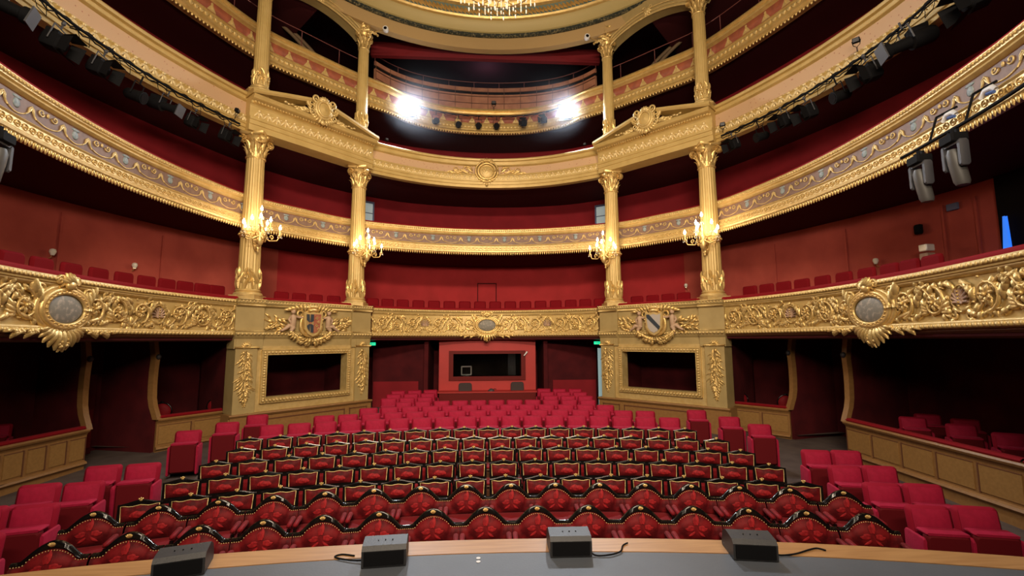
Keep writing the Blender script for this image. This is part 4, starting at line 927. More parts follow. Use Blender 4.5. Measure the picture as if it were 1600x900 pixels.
for x, lab, h in ((-.80, 'grey office chair back at the left of the booth desk', 0), (1.18, 'grey office chair back at the right of the booth desk', .02)):
    t = thing('office_chair', lab, 'chair', (x, 17.98, -1.0)); mb = MB(); mb.rbox((0, -.02, .80+h), (.50, .06, .40), .09, 3); mesh_obj('backrest', mb, 'greyfab', t, True, 40)
    mb = MB(); mb.rbox((0, .1, .50), (.46, .22, .09), .03); mesh_obj('seat', mb, 'greyfab', t, True, 40); mb = MB(); mb.tube([(0, .03, .04), (0, .03, .48)], .03, 8)
    for k in range(5): mb.tube([(0, .03, .07), (.13*cos(k*1.2566), .03+.13*sin(k*1.2566), .02)], .015, 5)
    mesh_obj('pedestal', mb, 'black', t)
t = thing('desk_lamp', 'small metal lamp lying on the booth desk', 'lamp', (.18, 17.85, -.30)); mb = MB(); mb.lathe([(.13, 0), (.12, .03), (.05, .08), (.0, .10)], (0, 0, 0), 14); mesh_obj('shade', mb, 'grey', t, True); mb = MB(); mb.tube([(.05, 0, .05), (.15, .03, .07), (.2, .04, .05)], .015, 6); mesh_obj('arm', mb, 'black', t)
t = thing('small_wall_camera', 'tiny white camera at the top right of the control booth', 'camera', (1.52, 18.1, 1.05)); mb = MB(); mb.tube([(-.07, -.06, -.05), (.06, -.02, .10)], [.02, .03], 8); mesh_obj('body', mb, 'white', t); mb = MB(); mb.tube([(.05, 0, .08), (.08, .1, .12)], .012, 6); mesh_obj('bracket', mb, 'grey', t)
# ================= SEATS =================
RX = 15.5
def row_y(Y0, x): return Y0-x*x/(2*RX)
# --- carved bench seats of the two front rows: continuous padded velvet with crested frame ---
def proto_crest():
    W = .60; t = thing('crested_velvet_seat', '', 'seat'); nx = 30
    B = lambda x: (1-(x/.205)**2)**.85 if abs(x) < .205 else 0.
    hv = lambda x: .622+.112*B(x)
    hc = lambda x: max(hv(x)+.016, .640+.158*((1-(x/.245)**2)**1.35 if abs(x) < .245 else 0))
    tilt = lambda z: .16*(z-.45)
    mb = MB(); rows = []
    for j in range(11):
        row = []
        for i in range(nx+1):
            x = -W/2+W*i/nx; v = j/10; z = .42+(hv(x)-.42)*v; e = min(1, (1-v)*5, 1)
            bul = .05*(1-(abs(2*v-1))**4)+.035*max(0, 1-(x/.19)**2-((z-.60)/.15)**2)**.6
            row.append((x, -.02-bul+tilt(z), z))
        rows.append(row)
    rows.append([(x, y+.06, z) for x, y, z in rows[-1]]); mb.grid(rows); mesh_obj('backrest', mb, 'velvet', t, True, 60)
    mb = MB(); rows = []
    for i in range(nx+1):
        x = -W/2+W*i/nx; z0 = hv(x)-.012; z1 = hc(x); y = tilt(z1)
        rows.append([(x, y-.045, z0), (x, y-.055, (z0+z1)/2), (x, y-.035, z1), (x, y-.005, z1), (x, y+.02, z0), (x, y+.02, .3)])
    mb.grid(rows); mesh_obj('crest_frame', mb, 'lacquer', t, True, 50)
    mb = MB()
    for i in range(27):
        x = -W/2+W*(i+.5)/27; mb.ell((x, tilt(hv(x))-.052, hv(x)-.012), (.0065, .0065, .0065), 5, 3)
    mesh_obj('nailhead_trim', mb, 'gold_pale', t, True)
    mb = MB(); y = tilt(.78)-.062; mb.grid([[(r_*.030*cos(2*pi*k/12), y-.008*(1-r_), .778+r_*.018*sin(2*pi*k/12)*(1 if k < 7 else 1.3)) for k in range(12)] for r_ in (.05, .6, 1)], cv=True)
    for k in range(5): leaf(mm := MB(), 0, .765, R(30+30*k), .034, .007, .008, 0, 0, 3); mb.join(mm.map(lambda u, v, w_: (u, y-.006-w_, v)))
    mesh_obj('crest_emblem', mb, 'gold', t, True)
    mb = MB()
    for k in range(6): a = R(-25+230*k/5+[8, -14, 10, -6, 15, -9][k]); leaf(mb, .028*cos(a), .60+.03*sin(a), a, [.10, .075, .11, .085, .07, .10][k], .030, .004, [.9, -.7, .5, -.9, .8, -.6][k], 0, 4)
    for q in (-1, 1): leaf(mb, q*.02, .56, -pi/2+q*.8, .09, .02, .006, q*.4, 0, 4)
    mb.map(lambda u, v, w_: (u, -.052-.035*max(0, 1-(u/.19)**2-((v-.60)/.15)**2)**.6+tilt(v)-.024-w_, v)); mesh_obj('motif_and_highlight', mb, 'motif_highlight', t, True)
    mb = MB(); mb.rbox((0, -.27, .40), (W-.01, .42, .12), .04, 2); mesh_obj('seat_cushion', mb, 'velvet_plain', t, True, 50)
    mb = MB(); mb.box((0, -.27, .31), (W-.02, .40, .08)); 
    for x in (-.25, .25): mb.box((x, -.44, .14), (.05, .05, .28)); mb.box((x, -.05, .22), (.05, .05, .44))
    mesh_obj('frame', mb, 'lacquer', t)
    for x in (-.262, .262): mb = MB(); mb.rbox((x, -.24, .545), (.055, .30, .05), .02, 2); mesh_obj('arm_pad', mb, 'velvet_plain', t, True, 50)
    mb = MB()
    for x in (-.262, .262): mb.tube([(x, -.40, .30), (x, -.41, .42), (x, -.36, .51)], [.02, .018, .022], 6)
    mesh_obj('arm_support', mb, 'lacquer', t, True)
    return Proto(t)
def proto_antique():
    W = .49; t = thing('antique_folding_seat', '', 'seat'); tilt = lambda z: .14*(z-.45)
    top = lambda x: .800+.040*(.5+.5*cos(pi*min(1, abs(x)/.24)))
    mb = MB(); rows = []; nx = 16
    for i in range(nx+1):
        x = -W/2+W*i/nx; z1 = top(x)
        rows.append([(x, tilt(.35)-.012, .35), (x, tilt(z1)-.026, z1-.012), (x, tilt(z1)-.020, z1), (x, tilt(z1)+.004, z1-.006), (x, tilt(.35)+.03, .35)])
    mb.grid(rows, cv=True); mb.f += [tuple(range(5)), tuple(nx*5+i for i in reversed(range(5)))]; mesh_obj('back_frame', mb, 'lacquer', t, False)
    pw = lambda v: .198+.012*v
    ptop = lambda x: .765+.014*cos(pi*x/.2)**2
    mb = MB(); rows = []
    for j in range(8):
        v = j/7; row = []
        for i in range(15):
            a = -1+2*i/14; x = a*pw(v); z = .590+(ptop(x)-.590)*v; bul = .028*(1-a**6)*(1-abs(2*v-1)**5)+.018*max(0, 1-(a/.55)**2-((v-.5)/.4)**2)
            row.append((x, tilt(z)-.022-bul, z))
        rows.append(row)
    mb.grid(rows); mesh_obj('velvet_panel', mb, 'velvet', t, True, 60)
    mb = MB(); mb.grid([[(q*.10*cos(2*pi*k/14)*(1+.12*sin(5*k)), -.078+.003*q+tilt(.675+q*.042*sin(2*pi*k/14))+.012*q*q, .675+q*.042*sin(2*pi*k/14)*(1+.15*cos(3*k))) for k in range(14)] for q in (.05, .5, .85, 1)], cv=True); mesh_obj('motif_and_highlight', mb, 'motif_highlight', t, True)  # ellipse of brighter red: the velvet's centre highlight painted as a patch
    mb = MB(); pts = [(-pw(0), .590), (-pw(.5), .67), (-pw(1), ptop(pw(1)))]+[(x*pw(1)/5, ptop(x*pw(1)/5)) for x in range(-4, 5)]+[(pw(1), ptop(pw(1))), (pw(.5), .67), (pw(0), .590)]
    mb.tube([(x, tilt(z)-.03, z) for x, z in pts], .0055, 5); mesh_obj('gilt_beading', mb, 'gold_pale', t, True)
    mb = MB(); mb.ell((0, tilt(.85)-.03, .838), (.022, .008, .017), 8, 5)
    for k in range(3): mb.ell((.02*(k-1), tilt(.85)-.034, .852+.006*(k == 1)), (.011, .01, .013), 6, 4)
    mesh_obj('crest_emblem', mb, 'gold', t, True)
    mb = MB(); mb.rbox((0, -.15, .37), (.42, .10, .36), .05, 2); mesh_obj('tipped_seat', mb, 'velvet_plain', t, True, 50)
    for x in (-.252, .252):
        mb = MB(); mb.rbox((x, -.17, .55), (.045, .30, .04), .015, 2); mesh_obj('arm_pad', mb, 'velvet_plain', t, True, 50)
        mb = MB(); mb.box((x, -.10, .27), (.028, .20, .54)); mb.tube([(x, -.18, .50), (x, -.30, .52)], .018, 6); mesh_obj('side_support', mb, 'wood_dark', t)
    return Proto(t)
def proto_modern(m1='modern', m2='modern_dark', nm='modern_folding_seat'):
    t = thing(nm, '', 'seat'); mb = MB(); mb.rbox((0, .03, .70), (.485, .10, .38), .055, 3)
    mb.v = [(x*(1+.0*z), y+.20*(z-.5)-.035*max(0, 1-(x/.2)**2)*max(0, 1-((z-.72)/.16)**2)*(1 if y < .03 else 0), z) for x, y, z in mb.v]; mesh_obj('backrest', mb, 'modern_shell', t, True, 50)
    mb = MB(); rows = []
    for j in range(7):
        rows.append([(-.20+.40*i/8, -.030+.20*(.58+.285*j/6-.5)-.030*(1-abs(i/4-1)**3)*(1-abs(j/3-1)**3), .58+.285*j/6) for i in range(9)])
    mb.grid(rows); mesh_obj('back_cushion', mb, m1, t, True, 60)
    mb = MB(); mb.rbox((0, -.20, .385), (.455, .11, .57), .03, 2); mesh_obj('tipped_seat', mb, m2, t, True, 50)
    mb = MB(); mb.rbox((0, -.15, .672), (.455, .19, .03), .014, 2); mesh_obj('seat_pad_edge', mb, m1, t, True, 50)
    for x in (-.25, .25): mb = MB(); mb.rbox((x, -.08, .34), (.038, .34, .58), .018, 2); mesh_obj('side_panel', mb, m1, t, True, 50)
    mb = MB(); mb.box((0, .03, .04), (.50, .10, .08)); mesh_obj('foot', mb, 'black', t)
    return Proto(t)
def proto_balcony():
    t = thing('balcony_seat', '', 'seat'); mb = MB(); mb.rbox((0, .02, .85), (.47, .10, .50), .06, 3); mesh_obj('backrest', mb, 'balc_seat', t, True, 50)
    mb = MB(); mb.rbox((0, -.20, .50), (.46, .32, .10), .04, 2); mesh_obj('seat_pad', mb, 'balc_seat', t, True, 50)
    mb = MB(); mb.box((0, -.05, .24), (.40, .14, .42)); mesh_obj('pedestal', mb, 'black', t)
    return Proto(t)
P_crest = proto_crest(); P_ant = proto_antique(); P_mod = proto_modern()
def lay_row(proto, Y0, W, x0, x1, off, what, rowname, group, skip=None, dz=0.):
    k0 = math.ceil((x0-off)/W); k1 = math.floor((x1-off)/W); n = 0
    for k in range(k0, k1+1):
        x = off+k*W
        if skip and skip(x): continue
        n += 1; y = row_y(Y0, x); s = proto.place((x, y, floor_z(Y0)+dz), -x/RX, '%s, %s from the left in the %s' % (what, ORD[n], rowname), group)
mb = MB(); mb.grid([[(-6.5, 3.8, -1.125), (6.5, 3.8, -1.125)], [(-6.5, 6.95, -1.125), (6.5, 6.95, -1.125)], [(-6.5, 6.95, -1.35), (6.5, 6.95, -1.35)]]); pf = MB(); pf.bbox(-5.0, 4.8, 4.2, 6.75, -1.34, -1.125); struct('floor', pf, 'carpet', label='low platform under the two front rows')
lay_row(P_crest, 5.63, .60, -4.7, 4.35, -.13, 'black crested velvet seat', 'front row nearest the stage', 'crested velvet seats of the front row', None, -1.125-floor_z(5.63))
lay_row(P_crest, 6.50, .60, -5.0, 4.75, .22, 'black crested velvet seat', 'second row from the stage', 'crested velvet seats of the second row', None, -1.125-floor_z(6.50))
arow = [(7.32, -5.0, 4.75, .19, 'third'), (8.15, -5.05, 4.9, .20, 'fourth'), (9.0, -5.1, 4.85, .21, 'fifth'), (9.85, -4.95, 4.8, .20, 'sixth'), (10.7, -4.85, 4.75, -.03, 'seventh')]
for Y0, a, b, off, nm in arow: lay_row(P_ant, Y0, .535, a, b, off, 'gilt-beaded antique seat', nm+' row from the stage', 'antique folding seats of the %s row' % nm)
mrow = [(11.6, -4.85, 4.45, .0, 'eighth'), (12.4, -4.2, 4.05, .26, 'ninth'), (13.2, -3.6, 3.75, .02, 'tenth'), (14.0, -2.9, 3.2, .26, 'eleventh')]
for Y0, a, b, off, nm in mrow: lay_row(P_mod, Y0, .535, a, b, off, 'plain crimson seat', nm+' row from the stage', 'modern seats of the %s row' % nm)
for Y0, nm in ((14.8, 'third row from the back'), (15.6, 'second row from the back'), (16.4, 'last row')):
    for sg in (-1, 1):
        k = 0
        for x in (1.95, 2.48, 3.01):
            k += 1; P_mod.place((sg*x+.03, row_y(Y0, x), floor_z(Y0)), -sg*x/RX, 'plain crimson seat, %s from the booth in the %s, %s block' % (ORD[k], nm, SIDE[sg]), 'modern seats beside the control booth')
side = [(-5.62, 8.07, 'inner seat of the third pair'), (-6.17, 8.0, 'outer seat of the third pair'), (-5.82, 7.2, 'inner seat of the second pair'), (-6.37, 7.15, 'outer seat of the second pair'), (-5.72, 6.36, 'inner seat of the nearest pair'), (-6.27, 6.30, 'outer seat of the nearest pair'), (-5.55, 5.5, 'nearest the stage, partly cut by the picture edge'), (-6.35, 10.45, 'nearest the stage of three single seats'), (-5.98, 11.25, 'middle of three single seats'), (-5.71, 12.1, 'farthest from the stage of three single seats'),
 (5.37, 11.9, 'farthest from the stage of three single seats'), (5.75, 11.0, 'middle of three single seats'), (5.98, 10.15, 'nearest the stage of three single seats'), (5.72, 8.05, 'inner seat of the farthest pair'), (6.22, 7.98, 'outer seat of the farthest pair'), (5.52, 7.15, 'inner seat of the third pair'), (6.05, 7.1, 'outer seat of the third pair'), (5.42, 6.36, 'inner seat of the second pair'), (5.95, 6.28, 'outer seat of the second pair'), (5.28, 5.55, 'inner seat of the nearest pair'), (5.82, 5.48, 'outer seat of the nearest pair')]
for x, y, d in side: P_mod.place((x, y, floor_z(y)+.02), -x/22, 'crimson seat, %s aisle, %s' % (SIDE[1 if x > 0 else -1], d), 'modern seats in the side aisles')
bxs = [(9.9, 10.1, 'right', 'back row left'), (10.05, 9.4, 'right', 'back row second'), (9.2, 9.75, 'right', 'front left'), (9.35, 8.85, 'right', 'front middle'), (9.30, 7.95, 'right', 'front right'), (-10.25, 10.55, 'left', 'back'), (-9.95, 9.9, 'left', 'middle'), (-9.8, 9.1, 'left', 'front')]
for x, y, s_, d in bxs: P_mod.place((x, y, -1.0), (-1 if x > 0 else 1)*.55, 'crimson seat inside the %s stalls box, %s' % (s_, d), 'seats inside the stalls boxes')
for sg in (-1, 1):
    F = FAC[sg]
    for k in range(4): p = F.P(.75+.6*k, 0, -1.0); P_mod.place((p[0], p[1], -1.1), atan2(F.n.y, F.n.x)+pi/2, 'dim red seat behind the %s gilt frame, %s from its outer side' % (SIDE[sg], ORD[k+1]), 'seats in the framed boxes')
# round-backed chairs in the small boxes
def proto_round():
    t = thing('round_backed_chair', '', 'chair'); mb = MB(); N = 20
    mb.grid([[(.22*q*cos(2*pi*k/N), w_, .74+.21*q*sin(2*pi*k/N)) for k in range(N)] for q, w_ in ((.03, -.06), (.6, -.055), (.9, -.035), (1, 0), (.9, .03), (.03, .03))], cv=True); mesh_obj('round_back', mb, 'velvet_plain', t, True, 60)
    mb = MB(); mb.tube([(.235*cos(2*pi*k/N), 0, .74+.225*sin(2*pi*k/N)) for k in range(N+1)], .018, 6)
    for x in (-.19, .19): mb.tube([(x, -.42, 0), (x, -.40, .42)], .02, 6); mb.tube([(x, .05, 0), (x, 0, .62)], .02, 6)
    mb.ell((0, 0, .985), (.05, .02, .025), 8, 5); mesh_obj('frame', mb, 'lacquer', t, True)
    mb = MB(); mb.rbox((0, -.20, .44), (.44, .42, .09), .035, 2); mesh_obj('seat', mb, 'velvet_plain', t, True, 50); return Proto(t)
P_rnd = proto_round()
for x, y, d in ((-8.75, 13.3, 'beside the curved partition, left box'), (-7.85, 14.25, 'beside the pilaster, left box'), (8.75, 13.35, 'beside the curved partition, right box'), (7.85, 14.25, 'beside the pilaster, right box')):
    P_rnd.place((x, y, -1.0), (-1 if x > 0 else 1)*.3, 'round backed red chair '+d, 'round backed chairs in the small boxes')
# first balcony seats
P_bal = proto_balcony()
def bal(ss, lab, group, w_=-.65):
    for k, s_ in enumerate(ss):
        p = C1.pt(s_, w_); n = C1.nrm(s_); P_bal.place((p.x, p.y, 2.05), atan2(n.y, n.x)+pi/2, lab % ORD[k+1], group)
bal([-.23+.548*k for k in range(-7, 9)], 'dark red balcony seat behind the centre parapet, %s from the left', 'first balcony seats, centre bay')
bal([-7.09, -6.51, -5.96, -5.40], 'dark red balcony seat above the left coat of arms, %s from the left', 'first balcony seats above the left box')
bal([5.5, 6.03, 6.58, 7.14], 'dark red balcony seat above the right coat of arms, %s from the left', 'first balcony seats above the right box')
bal([-14.15]+[-13.57, -13.01, -12.41, -11.8, -11.22, -10.69, -10.18, -9.70, -9.24, -8.86], 'dark red balcony seat left of the left columns, %s from the left', 'first balcony seats, left side')
bal([9.15, 9.65, 10.16, 10.69, 11.25, 11.83, 12.43, 12.99, 13.45, 13.93], 'dark red balcony seat right of the right columns, %s from the left', 'first balcony seats, right side')
# ================= LIT CANDELABRA ON THE COLUMNS =================
def proto_candelabra():
    # local +x points away from the column, origin on the column axis at the ring
    t = thing('wall_candelabra', '', 'candelabra'); c = .62; mb = MB()
    mb.tube([(.20, 0, -.05), (.30, 0, -.28), (.42, 0, -.36), (.52, 0, -.30), (c, 0, -.12), (c, 0, .05)], [.05, .05, .045, .04, .035, .03], 7)
    mb.tube([(.22, 0, .02), (.34, 0, .05), (.46, 0, -.04), (.52, 0, -.18)], [.03, .03, .025, .02], 6)
    mb.lathe([(.0, -.30), (.05, -.26), (.08, -.16), (.045, -.08), (.09, 0), (.05, .06), (.03, .12), (.05, .18), (.025, .22), (.02, .36)], (c, 0, 0), 12)
    mb.lathe([(.0, -.44), (.03, -.40), (.015, -.36), (.05, -.32), (.0, -.29)], (c-.12, 0, 0), 8)
    for k in range(10):
        a = 2*pi*k/10; m = MB(); leaf(m, 0, 0, .4, .14, .03, .05, .8, 0, 4); mb.join(m.map(lambda u, v, w_: (c-.08+(u+.03)*cos(a)-w_*sin(a), (u+.03)*sin(a)+w_*cos(a), -.22+v)))
    for k in range(3): leaf(m := MB(), .1, -.1-.05*k, -pi/2+.5*k, .16, .04, .05, .4, 0, 4); mb.join(m.map(lambda u, v, w_: (.26+u, w_, v)))
    spots = [(0, 0, .42)]+[(.22*cos(a), .22*sin(a), .22) for a in (R(100), R(220), R(340))]+[(.40*cos(a), .40*sin(a), .05) for a in (R(75), R(145), R(215), R(285), R(0))]
    for x, y, z in spots[1:]:
        r_ = hypot(x, y); ux, uy = x/r_, y/r_
        mb.tube([(c+ux*.02, uy*.02, z-.12), (c+ux*r_*.45, uy*r_*.45, z-.22), (c+ux*r_*.85, uy*r_*.85, z-.20), (c+x, y, z-.10)], [.017, .016, .014, .016], 6)
        spiral(m := MB(), r_*.55, z-.13, .05, 1.2, -pi/2, 1, .011, 0, leaves=False); mb.join(m.map(lambda u, v, w_: (c+ux*u-uy*w_, uy*u+ux*w_, v)))
    mesh_obj('gilt_bracket_and_arms', mb, 'gold', t, True)
    for x, y, z in spots:
        mb = MB(); mb.lathe([(.0, -.12), (.045, -.09), (.05, -.075), (.02, -.07), (.02, .05), (.0, .05)], (c+x, y, z), 10); cn = mesh_obj('candle', mb, 'gold_pale', t, True)
        mb = MB(); mb.lathe([(.0, .05), (.020, .06), (.030, .09), (.018, .13), (.0, .17)], (c+x, y, z), 8); mesh_obj('bulb', mb, 'bulb', cn, True)
        mb = MB()
        for k in range(4): mb.ell((c+x+.045*cos(k*pi/2), y+.045*sin(k*pi/2), z-.12), (.009, .009, .022), 5, 4)
        mesh_obj('crystal_drops', mb, 'crystal', t, True)
    return Proto(t)
PC = proto_candelabra()
for sg in (-1, 1):
    for pt, nm in ((OUT, 'outer'), (INN, 'inner')):
        F = FAC[sg]; a = atan2(F.n.y, F.n.x); loc = (pt.x*sg, pt.y, 4.62)
        PC.place(loc, a, 'lit gilded candelabra on the %s column of the %s pair' % (nm, SIDE[sg]), 'lit candelabra on the columns', (1.0, 1.25, 1.3))
        point('candelabra_light', (loc[0]+.95*cos(a), loc[1]+.95*sin(a), 4.95), 40, (1, .72, .45), .25)
# ================= CHANDELIER =================
t = thing('crystal_chandelier', 'crystal and gilt chandelier hanging under the dome, only its lowest tips in view', 'chandelier', (.15, 8.9, 8.62)); mb = MB()
mb.lathe([(.0, .05), (.06, .1), (.10, .2), (.05, .32), (.14, .5), (.06, .7), (.1, 1.0), (.05, 1.3), (.04, 5.6), (.0, 5.6)], n=14)
for rr, z, n in ((.9, .55, 16), (.62, .95, 12), (.34, 1.35, 8)):
    mb.tube([(rr*cos(2*pi*k/32), rr*sin(2*pi*k/32), z) for k in range(33)], .028, 6)
    for k in range(n): a = 2*pi*k/n; mb.tube([(.06*cos(a), .06*sin(a), z-.1), (rr*.5*cos(a), rr*.5*sin(a), z-.22), (rr*cos(a), rr*sin(a), z)], .015, 5)
mesh_obj('gilt_frame', mb, 'gold', t, True)
random.seed(3)
for j, (rr, z, n) in enumerate(((.9, .50, 40), (.62, .90, 28), (.34, 1.3, 18), (.5, .35, 22), (.2, .2, 10))):
    mb = MB()
    for k in range(n):
        a = 2*pi*k/n; L = .14+.10*(k % 2)
        for q in range(3): mb.ell((rr*cos(a), rr*sin(a), z-L*q/2), (.018, .018, .035 if q < 2 else .055), 5, 4)
    mesh_obj('crystal_tier', mb, 'crystal', t)
mb = MB(); mb.ell((0, 0, .02), (.05, .05, .06), 8, 6); mesh_obj('finial', mb, 'gold', t, True)
for rr, z, n in ((.9, .62, 16), (.62, 1.02, 12)):
    for k in range(n):
        a = 2*pi*(k+.5)/n; mb = MB(); mb.lathe([(.0, .0), (.03, .01), (.013, .03), (.013, .10)], (rr*cos(a), rr*sin(a), z), 8); cn = mesh_obj('candle', mb, 'gold_pale', t, True)
        mb = MB(); mb.lathe([(.013, .10), (.02, .13), (.0, .18)], (rr*cos(a), rr*sin(a), z), 6); mesh_obj('bulb', mb, 'bulb', cn, True)
# ================= STAGE LIGHTING =================
def proto_spot(kind):
    # local -y = beam direction, hung from a pipe at z = 0
    t = thing({'fresnel': 'barn_door_spotlight', 'profile': 'profile_spotlight', 'can': 'round_spotlight', 'small': 'small_floodlight'}[kind], '', 'stage light'); mb = MB()
    if kind == 'can':
        mb.lathe([(.0, -.16), (.07, -.16), (.10, -.12), (.105, .10), (.115, .11), (.115, .17), (.0, .17)], n=18); mb.v = [(x, -z, y-.36) for x, y, z in mb.v]; mesh_obj('housing', mb, 'black', t, True, 40)
        mb = MB(); mb.lathe([(.0, .0), (.09, .002)], n=18); mb.v = [(x, -.176-z, y-.36) for x, y, z in mb.v]; mesh_obj('lens', mb, 'void', t, True)
        mb = MB(); mb.tube([(-.13, 0, -.36), (-.13, 0, -.12), (.13, 0, -.12), (.13, 0, -.36)], .012, 5); mb.tube([(0, 0, -.12), (0, 0, .03)], .016, 6); mesh_obj('yoke', mb, 'black', t)
    elif kind == 'fresnel':
        mb.rbox((0, 0, -.34), (.28, .30, .28), .05, 2); mb.box((0, .05, -.17), (.16, .18, .06)); mesh_obj('housing', mb, 'black', t, True, 40)
        mb = MB(); mb.lathe([(.0, .0), (.10, -.01), (.115, .01)], n=18); mb.v = [(x, -.155+z, y-.34) for x, y, z in mb.v]; mesh_obj('lens', mb, 'void', t, True)
        for (ax, s_) in (('x', -1), ('x', 1), ('z', -1), ('z', 1)):
            mb = MB()
            if ax == 'x': mb.add([(s_*.14, -.15, -.46), (s_*.14, -.15, -.22), (s_*.21, -.33, -.19), (s_*.21, -.33, -.49)], [(0, 1, 2, 3)]); mb.add([(s_*.146, -.15, -.46), (s_*.146, -.15, -.22), (s_*.216, -.33, -.19), (s_*.216, -.33, -.49)], [(3, 2, 1, 0)])
            else: mb.add([(-.13, -.15, -.34+s_*.14), (.13, -.15, -.34+s_*.14), (.18, -.33, -.34+s_*.21), (-.18, -.33, -.34+s_*.21)], [(0, 1, 2, 3)]); mb.add([(-.13, -.15, -.34+s_*.146), (.13, -.15, -.34+s_*.146), (.18, -.33, -.34+s_*.216), (-.18, -.33, -.34+s_*.216)], [(3, 2, 1, 0)])
            mesh_obj('barn_door', mb, 'black', t)
        mb = MB(); mb.tube([(-.17, 0, -.36), (-.17, 0, -.08), (.17, 0, -.08), (.17, 0, -.36)], .012, 5); mb.tube([(0, 0, -.08), (0, 0, .04)], .018, 6); mb.ell((0, 0, .03), (.035, .035, .045), 8, 5); mesh_obj('yoke', mb, 'grey', t)
    elif kind == 'profile':
        mb.lathe([(.0, -.34), (.10, -.34), (.13, -.28), (.13, -.02), (.09, .0), (.085, .26), (.12, .28), (.12, .36), (.0, .36)], n=16); mb.v = [(x, -z, y-.32) for x, y, z in mb.v]; mb.box((0, .16, -.20), (.16, .26, .12)); mesh_obj('barrel', mb, 'black', t, True, 40)
        mb = MB(); mb.box((0, -.38, -.32), (.26, .02, .26)); mesh_obj('colour_frame', mb, 'grey', t)
        mb = MB(); mb.tube([(-.15, 0, -.32), (-.15, 0, -.08), (.15, 0, -.08), (.15, 0, -.32)], .012, 5); mb.tube([(0, 0, -.08), (0, 0, .04)], .018, 6); mesh_obj('yoke', mb, 'grey', t)
    else:
        mb.rbox((0, 0, .15), (.14, .10, .11), .015, 2); mesh_obj('housing', mb, 'black', t, True, 40); mb = MB(); mb.box((0, -.052, .15), (.11, .006, .08)); mesh_obj('glass', mb, 'grey', t)
        mb = MB(); mb.tube([(-.08, 0, .15), (-.06, 0, .05), (0, 0, .0), (.06, 0, .05), (.08, 0, .15)], .008, 5); mb.tube([(0, 0, 0), (0, 0, -.10)], .010, 5); mesh_obj('bracket', mb, 'black', t)
    return Proto(t)
PS = {k: proto_spot(k) for k in ('fresnel', 'profile', 'can', 'small')}
def hang(kind, C, s_, z, w_, label, group, tilt=0., yaw=0., sc=1.):
    p = C.pt(s_, w_); n = C.nrm(s_); o = PS[kind].place((p.x, p.y, z), atan2(n.y, n.x)+pi/2+yaw, label, group, (sc, sc, sc))
    o.rotation_euler = (tilt, 0, o.rotation_euler[2]); return o
Lz = [(-14.7, 7.14, 'profile', 1.2), (-13.62, 7.14, 'fresnel', 1.1), (-12.73, 7.14, 'fresnel', 1.05), (-11.87, 7.07, 'can', 1.2), (-11.21, 7.06, 'profile', 1.05), (-10.49, 6.96, 'fresnel', .9), (-9.53, 7.02, 'fresnel', .95)]
for k, (s_, z, kd, sc) in enumerate(Lz): hang(kd, C3, s_, z+.42, .38, 'black stage light on the left lighting pipe, %s counted away from the columns' % ORD[len(Lz)-k], 'stage lights on the left pipe', .3, .35, sc)
Rz = [(9.56, 7.09, 'fresnel', .9), (10.4, 7.09, 'can', 1.1), (11.11, 7.15, 'fresnel', 1.), (11.8, 7.09, 'fresnel', 1.05), (12.61, 7.18, 'can', 1.2), (13.37, 7.25, 'fresnel', 1.15), (14.28, 7.39, 'profile', 1.3), (15.73, 7.22, 'fresnel', 1.2)]
for k, (s_, z, kd, sc) in enumerate(Rz): hang(kd, C3, s_, z+.42, .38, 'black stage light on the right lighting pipe, %s counted away from the columns' % ORD[k+1], 'stage lights on the right pipe', .3, -.35, sc)
for s_, z, lab in ((-9.34, 7.80, 'small black floodlight standing on the left lighting pipe next to the column'), (9.26, 7.80, 'small pale faced floodlight on the right lighting pipe next to the column'), (13.2, 8.02, 'small black floodlight standing up from the middle of the right pipe')): hang('small', C3, s_, z, .35, lab, 'small floodlights on the pipes', .2, .6)
for sg in (-1, 1):
    t = thing('lighting_pipe', 'black lighting pipe with cables along the %s side of the third balcony' % SIDE[sg], 'pipe', (*C3.pt(sg*12, .35), 7.6)); lo = mkloc(t); S = C3.S(); mb = MB(); N = 40
    zz = lambda s_: 7.62+.05*max(0, s_-11)
    mb.tube([S(sg*(9.2+8.2*k/N), zz(9.2+8.2*k/N), .35) for k in range(N+1)], .028, 6); mesh_obj('pipe', lo(mb), 'black', t, True)
    mb = MB(); N = 120; mb.tube([S(sg*(9.2+8*k/N), zz(9.2+8*k/N)-.05-.05*abs(sin(k*.55))-.02*sin(k*1.7), .37) for k in range(N+1)], .014, 5); mb.tube([S(sg*(9.3+7.8*k/N), zz(9.3+7.8*k/N)+.03+.03*sin(k*.9), .33) for k in range(N+1)], .012, 5); mesh_obj('cable', lo(mb), 'black', t, True)
    for k in range(9):
        s_ = 9.6+.9*k; mb = MB(); mb.tube([S(sg*s_, zz(s_), .35), S(sg*s_, zz(s_)+.04, .2), S(sg*s_, zz(s_)+.1, .02)], .014, 5); mb.tube([S(sg*(s_+.1), zz(s_+.1)+.02, .33), S(sg*(s_+.1), zz(s_+.1)-.25, .42), S(sg*(s_-.12), zz(s_)-.28, .40), S(sg*(s_-.14), zz(s_), .36)], .008, 4); mesh_obj('clamp_bracket', lo(mb), 'black', t)
